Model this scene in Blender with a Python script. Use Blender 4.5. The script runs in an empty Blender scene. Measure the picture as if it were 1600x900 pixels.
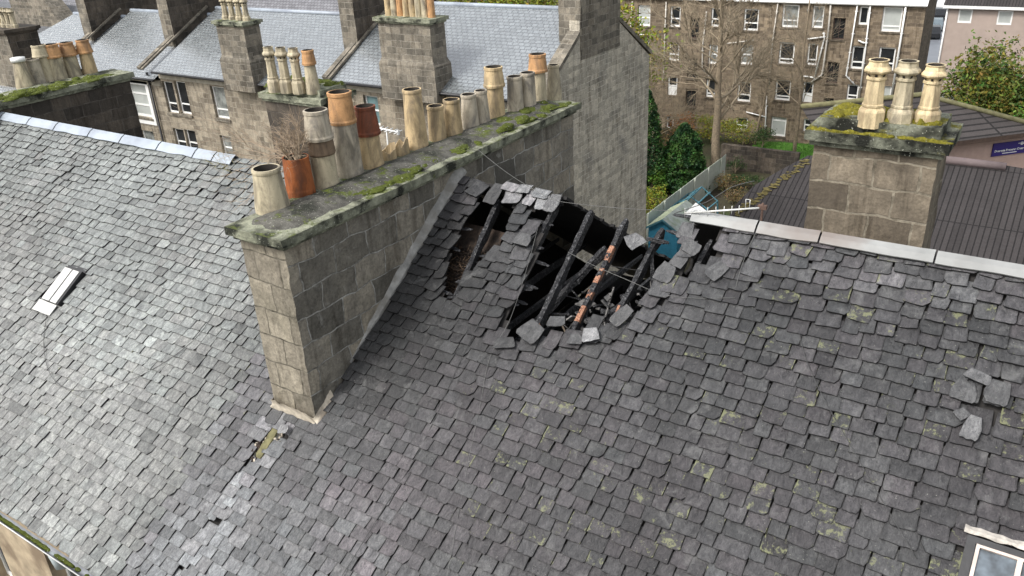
import bpy, math, random, bisect
from mathutils import Vector, Matrix, noise
rnd = random.Random(7)
R = math.radians
sc = bpy.context.scene
COL = sc.collection

# ------------------------------------------------------------------ camera
F_PX = 1297.28
PITCH, ROLL, YAW = R(26.01), R(3.1336), R(-34.8555)
_cy, _sy = math.cos(YAW), math.sin(YAW)
FWD = Vector((_sy*math.cos(PITCH), _cy*math.cos(PITCH), -math.sin(PITCH)))
_r = Vector((_cy, -_sy, 0)); _d = FWD.cross(_r)
RIGHT = _r*math.cos(ROLL) + _d*math.sin(ROLL)
DOWN = _d*math.cos(ROLL) - _r*math.sin(ROLL)
cam = bpy.data.cameras.new('camera'); co = bpy.data.objects.new('camera', cam); COL.objects.link(co)
rot = Matrix((RIGHT, -DOWN, -FWD)).transposed()
co.matrix_world = rot.to_4x4()
cam.sensor_width = 36; cam.lens = F_PX/1600*36; cam.clip_start = .1; cam.clip_end = 1500
sc.camera = co

# ------------------------------------------------------------------ sky, sun, exposure
SUN_AZ, SUN_EL = R(205), R(50)          # compass style: 0 = +Y, clockwise
w = bpy.data.worlds.new('World'); sc.world = w; w.use_nodes = True
nt = w.node_tree; bg = nt.nodes['Background']
sky = nt.nodes.new('ShaderNodeTexSky'); sky.sky_type = 'NISHITA'; sky.sun_disc = False
sky.sun_elevation = SUN_EL; sky.sun_rotation = SUN_AZ; sky.air_density = 1.4; sky.dust_density = 4.0
hs = nt.nodes.new('ShaderNodeHueSaturation'); hs.inputs['Saturation'].default_value = .28
nt.links.new(sky.outputs[0], hs.inputs['Color']); nt.links.new(hs.outputs[0], bg.inputs[0])
bg.inputs[1].default_value = .15
sl = bpy.data.lights.new('sun', 'SUN'); so = bpy.data.objects.new('sun', sl); COL.objects.link(so)
sl.energy = 1.5; sl.angle = R(14); sl.color = (1, .97, .92)
sd = Vector((math.sin(SUN_AZ)*math.cos(SUN_EL), math.cos(SUN_AZ)*math.cos(SUN_EL), math.sin(SUN_EL)))
so.rotation_euler = sd.to_track_quat('Z', 'Y').to_euler()
sc.view_settings.view_transform = 'Standard'; sc.view_settings.look = 'None'
sc.view_settings.exposure = 0.72; sc.view_settings.gamma = 1
sc.view_settings.use_curve_mapping = False

# ------------------------------------------------------------------ measuring helpers
def ray(x, y): return RIGHT*((x-800)/F_PX) + DOWN*((y-450)/F_PX) + FWD
def hit(x, y, n, d):
    r = ray(x, y); n = Vector(n); return r*(d/n.dot(r))
def onX(x, y, v): return hit(x, y, (1,0,0), v)
def onY(x, y, v): return hit(x, y, (0,1,0), v)
def onZ(x, y, v): return hit(x, y, (0,0,1), v)
def proj(P):
    z = P.dot(FWD); return 800+F_PX*P.dot(RIGHT)/z, 450+F_PX*P.dot(DOWN)/z, z
TH = R(34.3); CT, ST = math.cos(TH), math.sin(TH)
NR = Vector((0, -ST, CT)); SR = Vector((0, CT, ST))
def rp(u, v, h=0): return NR*(-10+h) + Vector((u,0,0)) + SR*v        # point on the front slope
def ruv(x, y):
    P = hit(x, y, NR, -10); return P.x, P.dot(SR)
def onR(x, y, h=0): u, v = ruv(x, y); return rp(u, v, h)
VRID = 6.47; RY, RZ = rp(0, VRID).y, rp(0, VRID).z
GZ = -21.0
def inpoly(x, y, p):
    c = False; j = len(p)-1
    for i in range(len(p)):
        if (p[i][1] > y) != (p[j][1] > y) and x < (p[j][0]-p[i][0])*(y-p[i][1])/(p[j][1]-p[i][1])+p[i][0]: c = not c
        j = i
    return c
def nz(x, y=0, z=0): return noise.noise(Vector((x, y, z)))

# ------------------------------------------------------------------ materials
def new_mat(name):
    m = bpy.data.materials.new(name); m.use_nodes = True
    n = m.node_tree; b = n.nodes['Principled BSDF']; return m, n, b
def N(n, t, **kw):
    o = n.nodes.new('ShaderNode'+t)
    for k, v in kw.items():
        if k in o.inputs: o.inputs[k].default_value = v
        else: setattr(o, k, v)
    return o
def ramp(n, src, stops):
    r = n.nodes.new('ShaderNodeValToRGB'); e = r.color_ramp.elements
    while len(e) < len(stops): e.new(.5)
    for i, (p, c) in enumerate(stops): e[i].position = p; e[i].color = (c if len(c) == 4 else (*c, 1))
    n.links.new(src, r.inputs[0]); return r.outputs[0]
def mix(n, f, a, b, mode='MIX'):
    m = n.nodes.new('ShaderNodeMix'); m.data_type = 'RGBA'; m.blend_type = mode
    for s, v in ((m.inputs[0], f), (m.inputs[6], a), (m.inputs[7], b)):
        if hasattr(v, 'links'): n.links.new(v, s)
        elif isinstance(v, (int, float)): s.default_value = v
        else: s.default_value = (*v, 1) if len(v) == 3 else v
    return m.outputs[2]
def noise_tex(n, vec, scale, detail=4, rough=.55, dist=0):
    t = N(n, 'TexNoise', Scale=scale, Detail=detail, Roughness=rough, Distortion=dist); n.links.new(vec, t.inputs['Vector']); return t.outputs['Fac']
def bump(n, b, src, strength, dist=.02, prev=None):
    u = N(n, 'Bump', Strength=strength, Distance=dist); n.links.new(src, u.inputs['Height'])
    if prev: n.links.new(prev, u.inputs['Normal'])
    n.links.new(u.outputs[0], b.inputs['Normal']); return u.outputs[0]
G0, G1 = (0,0,0), (1,1,1)
def plain(name, c, rough=.6, var=.25, scale=6, metal=0, bmp=.2, spec=.5, stain=None):
    m, n, b = new_mat(name); g = N(n, 'NewGeometry').outputs['Position']
    f = noise_tex(n, g, scale, 5)
    dark = tuple(x*(1-var) for x in c); lite = tuple(min(1, x*(1+var)) for x in c)
    col = ramp(n, f, [(.3, dark), (.7, lite)])
    if stain:
        f2 = noise_tex(n, g, scale*.35, 5); col = mix(n, ramp(n, f2, [(.5, G0), (.65, G1)]), col, stain)
    n.links.new(col, b.inputs['Base Color']); b.inputs['Roughness'].default_value = rough; b.inputs['Metallic'].default_value = metal
    b.inputs['Specular IOR Level'].default_value = spec
    if bmp: bump(n, b, noise_tex(n, g, scale*5, 4), bmp, .01)
    return m
def masonry(name, c1, c2, mortar, bw, bh, ms=.012, stain=(.05,.05,.045), stain_lo=.5, rough=.85, warp=.03, bmp=.6, smear=None, off=.5, mid=None):
    m, n, b = new_mat(name)
    uv = N(n, 'UVMap').outputs[0]; g = N(n, 'NewGeometry').outputs['Position']
    wn = N(n, 'TexNoise', Scale=1.3/bw, Detail=3); n.links.new(uv, wn.inputs['Vector'])
    vm = N(n, 'VectorMath', operation='SUBTRACT'); n.links.new(wn.outputs['Color'], vm.inputs[0]); vm.inputs[1].default_value = (.5,.5,.5)
    vs = N(n, 'VectorMath', operation='SCALE'); n.links.new(vm.outputs[0], vs.inputs[0]); vs.inputs['Scale'].default_value = warp*2
    va = N(n, 'VectorMath', operation='ADD'); n.links.new(uv, va.inputs[0]); n.links.new(vs.outputs[0], va.inputs[1])
    br = N(n, 'TexBrick', offset=off, squash=1.0); n.links.new(va.outputs[0], br.inputs['Vector'])
    br.inputs['Color1'].default_value = (0,0,0,1); br.inputs['Color2'].default_value = (1,1,1,1); br.inputs['Mortar'].default_value = (.5,.5,.5,1)
    br.inputs['Scale'].default_value = 1; br.inputs['Mortar Size'].default_value = ms; br.inputs['Mortar Smooth'].default_value = .3
    br.inputs['Brick Width'].default_value = bw; br.inputs['Row Height'].default_value = bh; br.inputs['Bias'].default_value = 0
    stops = [(0, c1), (1, c2)] if not mid else [(0, c1), (.5, mid), (1, c2)]
    col = ramp(n, br.outputs['Color'], stops)
    col = mix(n, .55, col, ramp(n, noise_tex(n, g, 5, 6, .65), [(.3, (.35,.35,.35)), (.7, (1,1,1))]), 'MULTIPLY')
    mpz = N(n, 'Mapping'); mpz.inputs['Scale'].default_value = (1.5,1.5,.22); n.links.new(g, mpz.inputs['Vector'])
    col = mix(n, .8, col, ramp(n, noise_tex(n, mpz.outputs[0], 2.2, 7, .7, .6), [(.36, (.42,.4,.37)), (.5, (.95,.95,.95)), (.68, (1.2,1.19,1.15))]), 'MULTIPLY')
    col = mix(n, .7, col, ramp(n, noise_tex(n, g, 26, 6, .7), [(.32, (.5,.5,.5)), (.6, (1.12,1.12,1.12))]), 'MULTIPLY')
    sm = noise_tex(n, g, .7, 6, .6, .4)
    col = mix(n, ramp(n, sm, [(stain_lo, G0), (stain_lo+.18, G1)]), col, mix(n, .65, col, stain))
    mf = br.outputs['Fac']
    if smear:
        sf = noise_tex(n, g, 2.2, 7, .7, .6); col = mix(n, ramp(n, sf, [(.6, G0), (.68, (.55,)*3)]), col, smear)
    mo = mix(n, 1.0, mortar, ramp(n, noise_tex(n, g, 4, 6, .7), [(.35, (.35,.34,.32)), (.6, (1.1,1.1,1.1))]), 'MULTIPLY')
    col = mix(n, mf, col, mo)
    n.links.new(col, b.inputs['Base Color']); b.inputs['Roughness'].default_value = rough; b.inputs['Specular IOR Level'].default_value = .25
    inv = N(n, 'Math', operation='SUBTRACT'); inv.inputs[0].default_value = 1; n.links.new(mf, inv.inputs[1])
    p = bump(n, b, inv.outputs[0], bmp, .02); bump(n, b, noise_tex(n, g, 14, 5), bmp*.8, .02, p)
    return m
def far_slate(name, c, bw=.28, bh=.2, rough=.42, spec=.8, ms=.02, ior=1.5, off=.5):
    m, n, b = new_mat(name)
    uv = N(n, 'UVMap').outputs[0]; g = N(n, 'NewGeometry').outputs['Position']
    br = N(n, 'TexBrick', offset=off); n.links.new(uv, br.inputs['Vector'])
    br.inputs['Color1'].default_value = (*[x*.82 for x in c], 1); br.inputs['Color2'].default_value = (*[x*1.15 for x in c], 1)
    br.inputs['Mortar'].default_value = (*[x*.28 for x in c], 1); br.inputs['Scale'].default_value = 1
    br.inputs['Mortar Size'].default_value = ms; br.inputs['Brick Width'].default_value = bw; br.inputs['Row Height'].default_value = bh
    b.inputs['IOR'].default_value = ior
    col = mix(n, .4, br.outputs['Color'], ramp(n, noise_tex(n, g, 1.2, 5), [(.3, (.5,.5,.5)), (.7, (1,1,1))]), 'MULTIPLY')
    n.links.new(col, b.inputs['Base Color']); b.inputs['Specular IOR Level'].default_value = spec
    n.links.new(ramp(n, noise_tex(n, g, 9, 4), [(.3, (rough*.8,)*3), (.7, (min(1, rough*1.3),)*3)]), b.inputs['Roughness'])
    inv = N(n, 'Math', operation='SUBTRACT'); inv.inputs[0].default_value = 1; n.links.new(br.outputs['Fac'], inv.inputs[1])
    bump(n, b, inv.outputs[0], .5, .02)
    return m

def slate_mat():
    m, n, b = new_mat('weathered_slate'); g = N(n, 'NewGeometry').outputs['Position']
    at = N(n, 'Attribute', attribute_name='tint')
    mp = N(n, 'Mapping'); mp.inputs['Scale'].default_value = (1, .55, .55); n.links.new(g, mp.inputs['Vector'])
    f = noise_tex(n, mp.outputs[0], 11, 8, .68, .6)
    col = mix(n, .85, at.outputs['Color'], ramp(n, f, [(.3, (.3,.3,.32)), (.5, (.9,.9,.9)), (.68, (1.6,1.6,1.57))]), 'MULTIPLY')
    fn = noise_tex(n, mp.outputs[0], 48, 6, .75, .8)
    col = mix(n, .8, col, ramp(n, fn, [(.34, (.35,.35,.36)), (.5, (1,1,1)), (.66, (1.5,1.5,1.47))]), 'MULTIPLY')
    pf = noise_tex(n, g, 3.3, 6, .7, .5); col = mix(n, ramp(n, pf, [(.56, G0), (.7, (.35,)*3)]), col, (.2,.2,.195))
    # pale lichen blotches and specks
    lf = noise_tex(n, g, 9, 7, .75); lm = N(n, 'Math', operation='ADD'); n.links.new(lf, lm.inputs[0]); n.links.new(at.outputs['Alpha'], lm.inputs[1])
    lmask = ramp(n, lm.outputs[0], [(.95, G0), (1.04, (.7,)*3)])
    col = mix(n, lmask, col, (.2,.21,.105))
    v = N(n, 'TexNoise', Scale=46, Detail=2); n.links.new(g, v.inputs['Vector'])
    col = mix(n, ramp(n, v.outputs['Fac'], [(.70, G0), (.76, (.5,)*3)]), col, (.38,.38,.33))
    n.links.new(col, b.inputs['Base Color'])
    n.links.new(ramp(n, f, [(.3, (.36,)*3), (.7, (.6,)*3)]), b.inputs['Roughness'])
    b.inputs['Specular IOR Level'].default_value = .6; b.inputs['IOR'].default_value = 1.52
    p = bump(n, b, noise_tex(n, mp.outputs[0], 14, 8, .72, 1.2), .8, .035)
    bump(n, b, fn, .5, .012, p)
    return m
def mossy_stone(name, base, moss, amt=.5, dark=(.03,.032,.025), scale=3.5):
    m, n, b = new_mat(name); g = N(n, 'NewGeometry'); P = g.outputs['Position']
    col = ramp(n, noise_tex(n, P, 6, 7, .65), [(.3, tuple(x*.45 for x in base)), (.7, tuple(x*1.2 for x in base))])
    col = mix(n, ramp(n, noise_tex(n, P, scale*.6, 5), [(.48, G0), (.62, G1)]), col, dark)
    sx = N(n, 'SeparateXYZ'); n.links.new(g.outputs['Normal'], sx.inputs[0])
    a = N(n, 'Math', operation='MULTIPLY_ADD'); n.links.new(sx.outputs['Z'], a.inputs[0]); a.inputs[1].default_value = .12; n.links.new(noise_tex(n, P, scale, 6, .65), a.inputs[2])
    col = mix(n, ramp(n, a.outputs[0], [(1.0-amt, G0), (1.09-amt, G1)]), col, ramp(n, noise_tex(n, P, 22, 4), [(.3, tuple(x*.45 for x in moss)), (.7, moss)]))
    sp = noise_tex(n, P, 30, 3); col = mix(n, ramp(n, sp, [(.64, G0), (.69, (.8,)*3)]), col, (.42,.43,.36))
    n.links.new(col, b.inputs['Base Color']); b.inputs['Roughness'].default_value = .95; b.inputs['Specular IOR Level'].default_value = .2
    bump(n, b, noise_tex(n, P, 18, 6, .7), .9, .04)
    return m
def pot_mat(name, c, grime=(.16,.14,.11), top=None):
    m, n, b = new_mat(name); P = N(n, 'NewGeometry').outputs['Position']
    mp = N(n, 'Mapping'); mp.inputs['Scale'].default_value = (1,1,.35); n.links.new(P, mp.inputs['Vector'])
    f = noise_tex(n, mp.outputs[0], 5, 7, .65, .5)
    col = ramp(n, f, [(.3, tuple(x*.4 for x in c)), (.5, c), (.72, tuple(min(.85, x*1.25) for x in c))])
    f2 = noise_tex(n, mp.outputs[0], 3.1, 6, .7, .8); col = mix(n, ramp(n, f2, [(.47, G0), (.62, (.8,)*3)]), col, grime)
    f3 = noise_tex(n, P, 38, 4); col = mix(n, ramp(n, f3, [(.62, G0), (.7, (.6,)*3)]), col, tuple(x*.4 for x in c))
    n.links.new(col, b.inputs['Base Color']); b.inputs['Roughness'].default_value = .7; b.inputs['Specular IOR Level'].default_value = .3
    bump(n, b, noise_tex(n, mp.outputs[0], 20, 5), .35, .012)
    return m
def leaf_mat(name, c, c2, sat=1):
    m, n, b = new_mat(name); at = N(n, 'Attribute', attribute_name='tint')
    n.links.new(at.outputs['Color'], b.inputs['Base Color']); b.inputs['Roughness'].default_value = .65
    b.inputs['Specular IOR Level'].default_value = .25
    m['c'] = list(c); m['c2'] = list(c2); return m
def char_mat(name='charred_timber', orange=False):
    m, n, b = new_mat(name); P = N(n, 'NewGeometry').outputs['Position']
    v = N(n, 'TexVoronoi', Scale=26); v.feature = 'DISTANCE_TO_EDGE'; n.links.new(P, v.inputs['Vector'])
    f = noise_tex(n, P, 22, 8, .75)
    col = ramp(n, f, [(.4, (.005,.005,.006)), (.56, (.025,.025,.028)), (.66, (.2,.2,.205))])
    if orange:
        at = N(n, 'Attribute', attribute_name='tint')
        f2 = noise_tex(n, P, 9, 7, .75); mm = N(n, 'Math', operation='ADD'); n.links.new(f2, mm.inputs[0]); n.links.new(at.outputs['Fac'], mm.inputs[1])
        col = mix(n, ramp(n, mm.outputs[0], [(.98, G0), (1.04, G1)]), col, ramp(n, noise_tex(n, P, 20, 3), [(.3, (.22,.085,.05)), (.7, (.42,.225,.14))]))
    n.links.new(col, b.inputs['Base Color']); b.inputs['Roughness'].default_value = .55
    bump(n, b, v.outputs['Distance'], .9, .04)
    return m

SLATE = slate_mat(); SLATE_EDGE = plain('shaded_dirty_slate_edge', (.018,.018,.018), .9, .5, 20, spec=.2)  # dark edge faces: joint shade painted in along with the dirt
STONE_NEAR = masonry('sooty_ashlar', (.14,.13,.11), (.42,.37,.29), (.36,.35,.32), .7, .43, .014, stain=(.09,.085,.075), stain_lo=.52, warp=.09, bmp=.9, smear=(.33,.32,.29), mid=(.29,.265,.22))
STONE_SOOT = masonry('sooted_brown_ashlar', (.008,.007,.006), (.026,.02,.016), (.012,.01,.009), .5, .3, .014, stain=(.008,.008,.008), stain_lo=.42, warp=.05)
STONE_FRONT = masonry('pale_ashlar', (.23,.205,.165), (.37,.33,.26), (.16,.145,.115), .52, .46, .014, stain=(.09,.085,.06), stain_lo=.5, warp=.05, bmp=.7)
STONE_BROWN = masonry('brown_stained_ashlar', (.17,.14,.105), (.31,.26,.195), (.25,.22,.17), .62, .43, .02, stain=(.07,.058,.045), stain_lo=.46, warp=.08)
STONE_DARK = masonry('dark_ashlar', (.07,.06,.05), (.17,.14,.11), (.12,.105,.09), .55, .34, .014, stain=(.03,.028,.025), stain_lo=.45, warp=.04)
STONE_TERR = masonry('sandy_rubble', (.24,.205,.16), (.46,.4,.31), (.4,.36,.29), .55, .26, .012, stain=(.13,.115,.095), stain_lo=.52, warp=.05)
STONE_GABLE = masonry('grey_rubble_gable', (.44,.405,.335), (.7,.635,.52), (.68,.63,.53), .6, .21, .012, stain=(.17,.165,.155), stain_lo=.54, warp=.035, bmp=.7, mid=(.56,.51,.42))
STONE_STACK = masonry('grey_stack_stone', (.16,.145,.12), (.34,.3,.24), (.3,.275,.23), .5, .26, .012, stain=(.07,.065,.055), stain_lo=.5, warp=.04)
STONE_APT = masonry('brown_rubble', (.16,.125,.09), (.36,.285,.2), (.27,.22,.165), .6, .26, .016, stain=(.1,.08,.06), stain_lo=.5, warp=.05)
STONE_APT_D = masonry('dark_rubble', (.12,.1,.075), (.25,.205,.155), (.16,.135,.105), .3, .15, .02, stain=(.05,.042,.035), stain_lo=.5, warp=.08)
SL_MID = far_slate('grey_slate_roof', (.19,.21,.22), rough=.28, spec=1, ior=2.2)
SL_FAR = far_slate('dark_slate_roof', (.09,.095,.105), rough=.55)
SL_GRAVEL = far_slate('mottled_slate_roof', (.2,.2,.215), .35, .3, .8, .3)
TILE = far_slate('brown_concrete_tile', (.042,.037,.037), .26, 4.0, .7, .3, ms=.03, off=0)
TILE_B = far_slate('banded_brown_tile', (.06,.052,.05), 6.0, .5, .7, .3, ms=.07, off=0)
CAP_MOSS = mossy_stone('mossy_cope_stone', (.3,.31,.23), (.13,.155,.05), .36)
CAP_MOSS2 = mossy_stone('yellow_mossed_cope', (.25,.26,.2), (.19,.175,.025), .4, scale=2.6, dark=(.02,.021,.017))
HAUNCH = mossy_stone('dark_haunching', (.13,.125,.11), (.12,.15,.03), .34)
MOSS = mossy_stone('green_moss', (.05,.06,.02), (.11,.135,.025), .7)
MOSS_Y = mossy_stone('yellow_moss', (.07,.075,.02), (.21,.19,.025), .68)
MORTAR = plain('pale_mortar', (.27,.265,.25), .9, .35, 7, bmp=.7, stain=(.2,.19,.17))
MORTAR_G = plain('grey_cement', (.27,.27,.27), .9, .35, 6, bmp=.7, stain=(.13,.13,.13))
MORTAR_C = plain('cream_mortar', (.52,.46,.37), .9, .3, 9, bmp=.8, stain=(.33,.28,.22))
ZINC = plain('zinc_flashing', (.33,.37,.42), .5, .12, 2.5, spec=.5, bmp=.1, stain=(.25,.28,.33))
ZINC_ST = plain('stained_zinc', (.28,.285,.28), .6, .22, 1.6, spec=.4, bmp=.15, stain=(.19,.165,.15))
LEADM = plain('weathered_lead', (.2,.21,.23), .5, .2, 4)
WHITE = plain('white_paint', (.78,.78,.76), .5, .06, 4, bmp=0)
OFFW = plain('aged_white_pipe', (.5,.47,.42), .6, .15, 4, bmp=0)
BROWNP = plain('brown_iron', (.07,.045,.035), .6, .3, 6)
BLACKP = plain('black_iron', (.02,.02,.022), .5, .3, 6)
GREYP = plain('grey_plastic_pipe', (.33,.37,.38), .45, .12, 5)
WIRE = plain('dark_wire', (.05,.05,.05), .6, .2, 5, bmp=0)
WIREG = plain('grey_wire', (.12,.12,.115), .6, .2, 5, bmp=0)
ALU = plain('dull_aluminium', (.6,.6,.58), .45, .12, 8, metal=.3, bmp=0)
RUST = plain('rusted_iron', (.1,.06,.045), .85, .4, 20)
TEAL = plain('teal_paint', (.045,.27,.42), .6, .15, 5)
TEALD = plain('faded_teal_paint', (.07,.2,.25), .6, .2, 5)
FELT = plain('grey_roof_felt', (.24,.27,.25), .85, .2, 4, stain=(.16,.2,.14))
FELTG = plain('green_roof_felt', (.32,.36,.24), .85, .2, 4)
PANEL = plain('pale_green_board', (.5,.53,.46), .75, .12, 3, stain=(.38,.42,.33))
PINKR = plain('pinkish_render', (.48,.34,.29), .9, .08, 3)
TAUPE = plain('taupe_render', (.36,.29,.25), .9, .08, 1.2)
SIGNB = plain('navy_sign_board', (.035,.02,.17), .5, .05, 4, bmp=0)
WOODB = plain('weathered_board', (.2,.16,.12), .9, .35, 14)
BARK = plain('grey_bark', (.24,.19,.13), .9, .35, 9, bmp=.7)
TWIG = plain('dry_twig', (.36,.28,.2), .9, .3, 10, bmp=0)
TWIG2 = plain('bare_twig', (.3,.245,.17), .9, .3, 10, bmp=0)
CHAR = char_mat(); CHAR_O = char_mat('charred_timber_bare_patch', True)
SOOT = plain('sooty_dark', (.012,.011,.011), .85, .5, 5, bmp=.6)
SARK = plain('dark_sarking', (.02,.018,.017), .9, .4, 5)
ASH = plain('ash_debris', (.14,.135,.13), .9, .6, 9, bmp=.8)
NEST = plain('scorched_debris', (.03,.02,.014), .95, .75, 9, bmp=.9)
BLUEGL = None
def glass(name, c, rough=.08, var=.3, scale=1.5):
    m, n, b = new_mat(name); P = N(n, 'NewGeometry').outputs['Position']
    n.links.new(ramp(n, noise_tex(n, P, scale, 3), [(.35, tuple(x*(1-var) for x in c)), (.65, tuple(x*(1+var) for x in c))]), b.inputs['Base Color'])
    b.inputs['Roughness'].default_value = rough; b.inputs['Specular IOR Level'].default_value = .6; return m
GL_D = glass('dark_window_glass', (.02,.022,.024)); GL_C = glass('curtained_glass', (.42,.44,.42), .3, .12, 1.0)
GL_M = glass('netted_glass', (.2,.21,.2), .2, .4, 3); GL_T = glass('blue_curtain_glass', (.14,.22,.23), .3, .2)
GL_SKY = glass('grimy_rooflight_glass', (.08,.1,.12), .25, .75, 4)
P_CREAM = pot_mat('cream_clay', (.46,.40,.28)); P_BUFF = pot_mat('buff_clay', (.5,.38,.22), (.2,.16,.11)); P_GREY = pot_mat('grey_buff_clay', (.42,.37,.29), (.14,.13,.12))
P_ORA = pot_mat('orange_clay', (.5,.28,.13), (.24,.15,.09)); P_TER = pot_mat('terracotta', (.33,.105,.035), (.12,.05,.03)); P_RED = pot_mat('red_brown_clay', (.23,.07,.035), (.1,.045,.03))
P_PALE = pot_mat('pale_glazed_clay', (.64,.52,.32), (.25,.19,.12)); P_BRN = pot_mat('brown_clay', (.17,.12,.08), (.07,.05,.035))
SOOTIN = plain('sooty_clay_inside', (.03,.025,.02), .95, .3, 8, bmp=0)
L_AUT = leaf_mat('autumn_leaves', (.045,.095,.02), (.15,.14,.025)); L_GRN = leaf_mat('green_leaves', (.05,.12,.015), (.12,.2,.03))
L_CON = leaf_mat('conifer_leaves', (.014,.045,.014), (.06,.13,.03)); L_YEL = leaf_mat('yellow_green_leaves', (.12,.17,.02), (.26,.25,.03))
L_ORG = leaf_mat('orange_leaves', (.28,.14,.02), (.42,.13,.02)); L_DRK = leaf_mat('dark_leaves', (.015,.04,.012), (.05,.08,.02)); L_BRN = leaf_mat('brown_leaves', (.09,.075,.03), (.17,.12,.05))

# ------------------------------------------------------------------ mesh builder
class MB:
    def __init__(s): s.v = []; s.f = []; s.m = []; s.c = []; s.sm = []; s.hascol = False
    def add(s, vs, fs, mat=0, col=None, smooth=False):
        o = len(s.v); s.v += [tuple(p) for p in vs]
        for f in fs: s.f.append(tuple(o+i for i in f)); s.m.append(mat); s.sm.append(smooth)
        if col: s.hascol = True
        s.c += [col or (1,1,1,0)]*len(vs)
    def quad(s, a, b, c, d, mat=0, col=None): s.add([a,b,c,d], [(0,1,2,3)], mat, col)
    def box(s, a, b, mat=0, M=None):
        x0,y0,z0 = a; x1,y1,z1 = b
        vs = [Vector(p) for p in ((x0,y0,z0),(x1,y0,z0),(x1,y1,z0),(x0,y1,z0),(x0,y0,z1),(x1,y0,z1),(x1,y1,z1),(x0,y1,z1))]
        if M: vs = [M @ p for p in vs]
        s.add(vs, [(0,3,2,1),(4,5,6,7),(0,1,5,4),(1,2,6,5),(2,3,7,6),(3,0,4,7)], mat)
    def tube(s, pts, r, n=6, mat=0, cap=True, smooth=True, col=None):
        pts = [Vector(p) for p in pts]
        rs = r if isinstance(r, (list, tuple)) else [r]*len(pts)
        vs = []; fs = []
        d0 = (pts[1]-pts[0]).normalized(); a = d0.orthogonal().normalized()
        for i, p in enumerate(pts):
            d = (pts[min(i+1, len(pts)-1)]-pts[max(i-1, 0)]).normalized()
            a = (a-d*a.dot(d)); a = a.normalized() if a.length > 1e-6 else d.orthogonal().normalized()
            b = d.cross(a)
            for k in range(n):
                t = 2*math.pi*k/n; vs.append(p+(a*math.cos(t)+b*math.sin(t))*rs[i])
        for i in range(len(pts)-1):
            for k in range(n): fs.append((i*n+k, i*n+(k+1)%n, (i+1)*n+(k+1)%n, (i+1)*n+k))
        if cap: fs.append(tuple(range(n-1, -1, -1))); fs.append(tuple((len(pts)-1)*n+k for k in range(n)))
        s.add(vs, fs, mat, col, smooth)
    def lathe(s, prof, n=24, base=(0,0,0), mats=None, jit=0, rotz=0, smooth=True, tilt=None):
        base = Vector(base); o = []
        for i, (r, z) in enumerate(prof):
            for k in range(n):
                t = 2*math.pi*k/n+rotz; rr = r*(1+jit*nz(math.cos(t)*1.7+base.x, math.sin(t)*1.7+base.y, z*2))
                p = Vector((rr*math.cos(t), rr*math.sin(t), z))
                if tilt: p = tilt @ p
                o.append(base+p)
        for i in range(len(prof)-1):
            mt = mats[i] if mats else 0
            s_v = [o[i*n+k] for k in range(n)]+[o[(i+1)*n+k] for k in range(n)]
            s.add(s_v, [(k, (k+1)%n, n+(k+1)%n, n+k) for k in range(n)], mt, None, smooth)
    def build(s, name, mats, parent=None, origin=None, merge=False):
        me = bpy.data.meshes.new(name)
        o0 = Vector(origin) if origin is not None else (parent.matrix_world.translation.copy() if parent else Vector((0,0,0)))
        V = [Vector(p) for p in s.v]
        me.from_pydata([p-o0 for p in V], [], s.f)
        if not isinstance(mats, (list, tuple)): mats = [mats]
        for m in mats: me.materials.append(m)
        me.polygons.foreach_set('material_index', s.m); me.polygons.foreach_set('use_smooth', s.sm)
        uvl = me.uv_layers.new(name='UVMap'); data = [0.0]*(2*len(me.loops)); Z = Vector((0,0,1)); li = 0
        for f in s.f:
            a, b, c = V[f[0]], V[f[1]], V[f[2]]; n = (b-a).cross(c-b)
            if n.length < 1e-12 and len(f) > 3: n = (V[f[2]]-V[f[0]]).cross(V[f[3]]-V[f[0]])
            if n.length > 1e-12: n.normalize()
            mx_ = max(range(3), key=lambda q: abs(n[q]))
            if abs(n[mx_]) > .93: n = Vector([math.copysign(1, n[q]) if q == mx_ else 0 for q in range(3)])
            if abs(n.z) > .96 or n.length < .5: h = Vector((1,0,0)); t = Vector((0,1,0))
            else:
                h = Z.cross(n).normalized(); t = n.cross(h)
                if abs(h.x) > abs(h.y):
                    if h.x < 0: h = -h
                elif h.y < 0: h = -h
            for i in f: p = V[i]; data[li] = p.dot(h)+.17*(abs(n.x) > .5); data[li+1] = p.dot(t); li += 2
        uvl.data.foreach_set('uv', data)
        if s.hascol:
            ca = me.color_attributes.new('tint', 'FLOAT_COLOR', 'POINT'); ca.data.foreach_set('color', [x for c in s.c for x in c])
        if merge:
            import bmesh
            bm = bmesh.new(); bm.from_mesh(me); bmesh.ops.remove_doubles(bm, verts=bm.verts, dist=1e-5); bm.to_mesh(me); bm.free()
        ob = bpy.data.objects.new(name, me); COL.objects.link(ob)
        if parent: ob.parent = parent; ob.location = o0-parent.matrix_world.translation if origin is not None else (0,0,0)
        else: ob.location = o0
        ob.matrix_world = Matrix.Translation(o0)
        if parent:
            ob.matrix_parent_inverse = Matrix.Identity(4); ob.location = o0-PW(parent)
        return ob
def PW(o):
    p = Vector((0,0,0))
    while o: p += Vector(o.location); o = o.parent
    return p
def thing(name, loc, label, cat, group=None):
    o = bpy.data.objects.new(name, None); COL.objects.link(o); o.location = loc; o.matrix_world = Matrix.Translation(Vector(loc)); o.empty_display_size = .3
    return tag(o, label, cat, group)
def tag(o, label=None, cat=None, group=None, kind=None):
    if label: o['label'] = label
    if cat: o['category'] = cat
    if group: o['group'] = group
    if kind: o['kind'] = kind
    return o
def sub(name, parent, loc, label=None):      # a part that is an empty holding sub-parts is avoided: parts are meshes
    raise NotImplementedError

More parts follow.
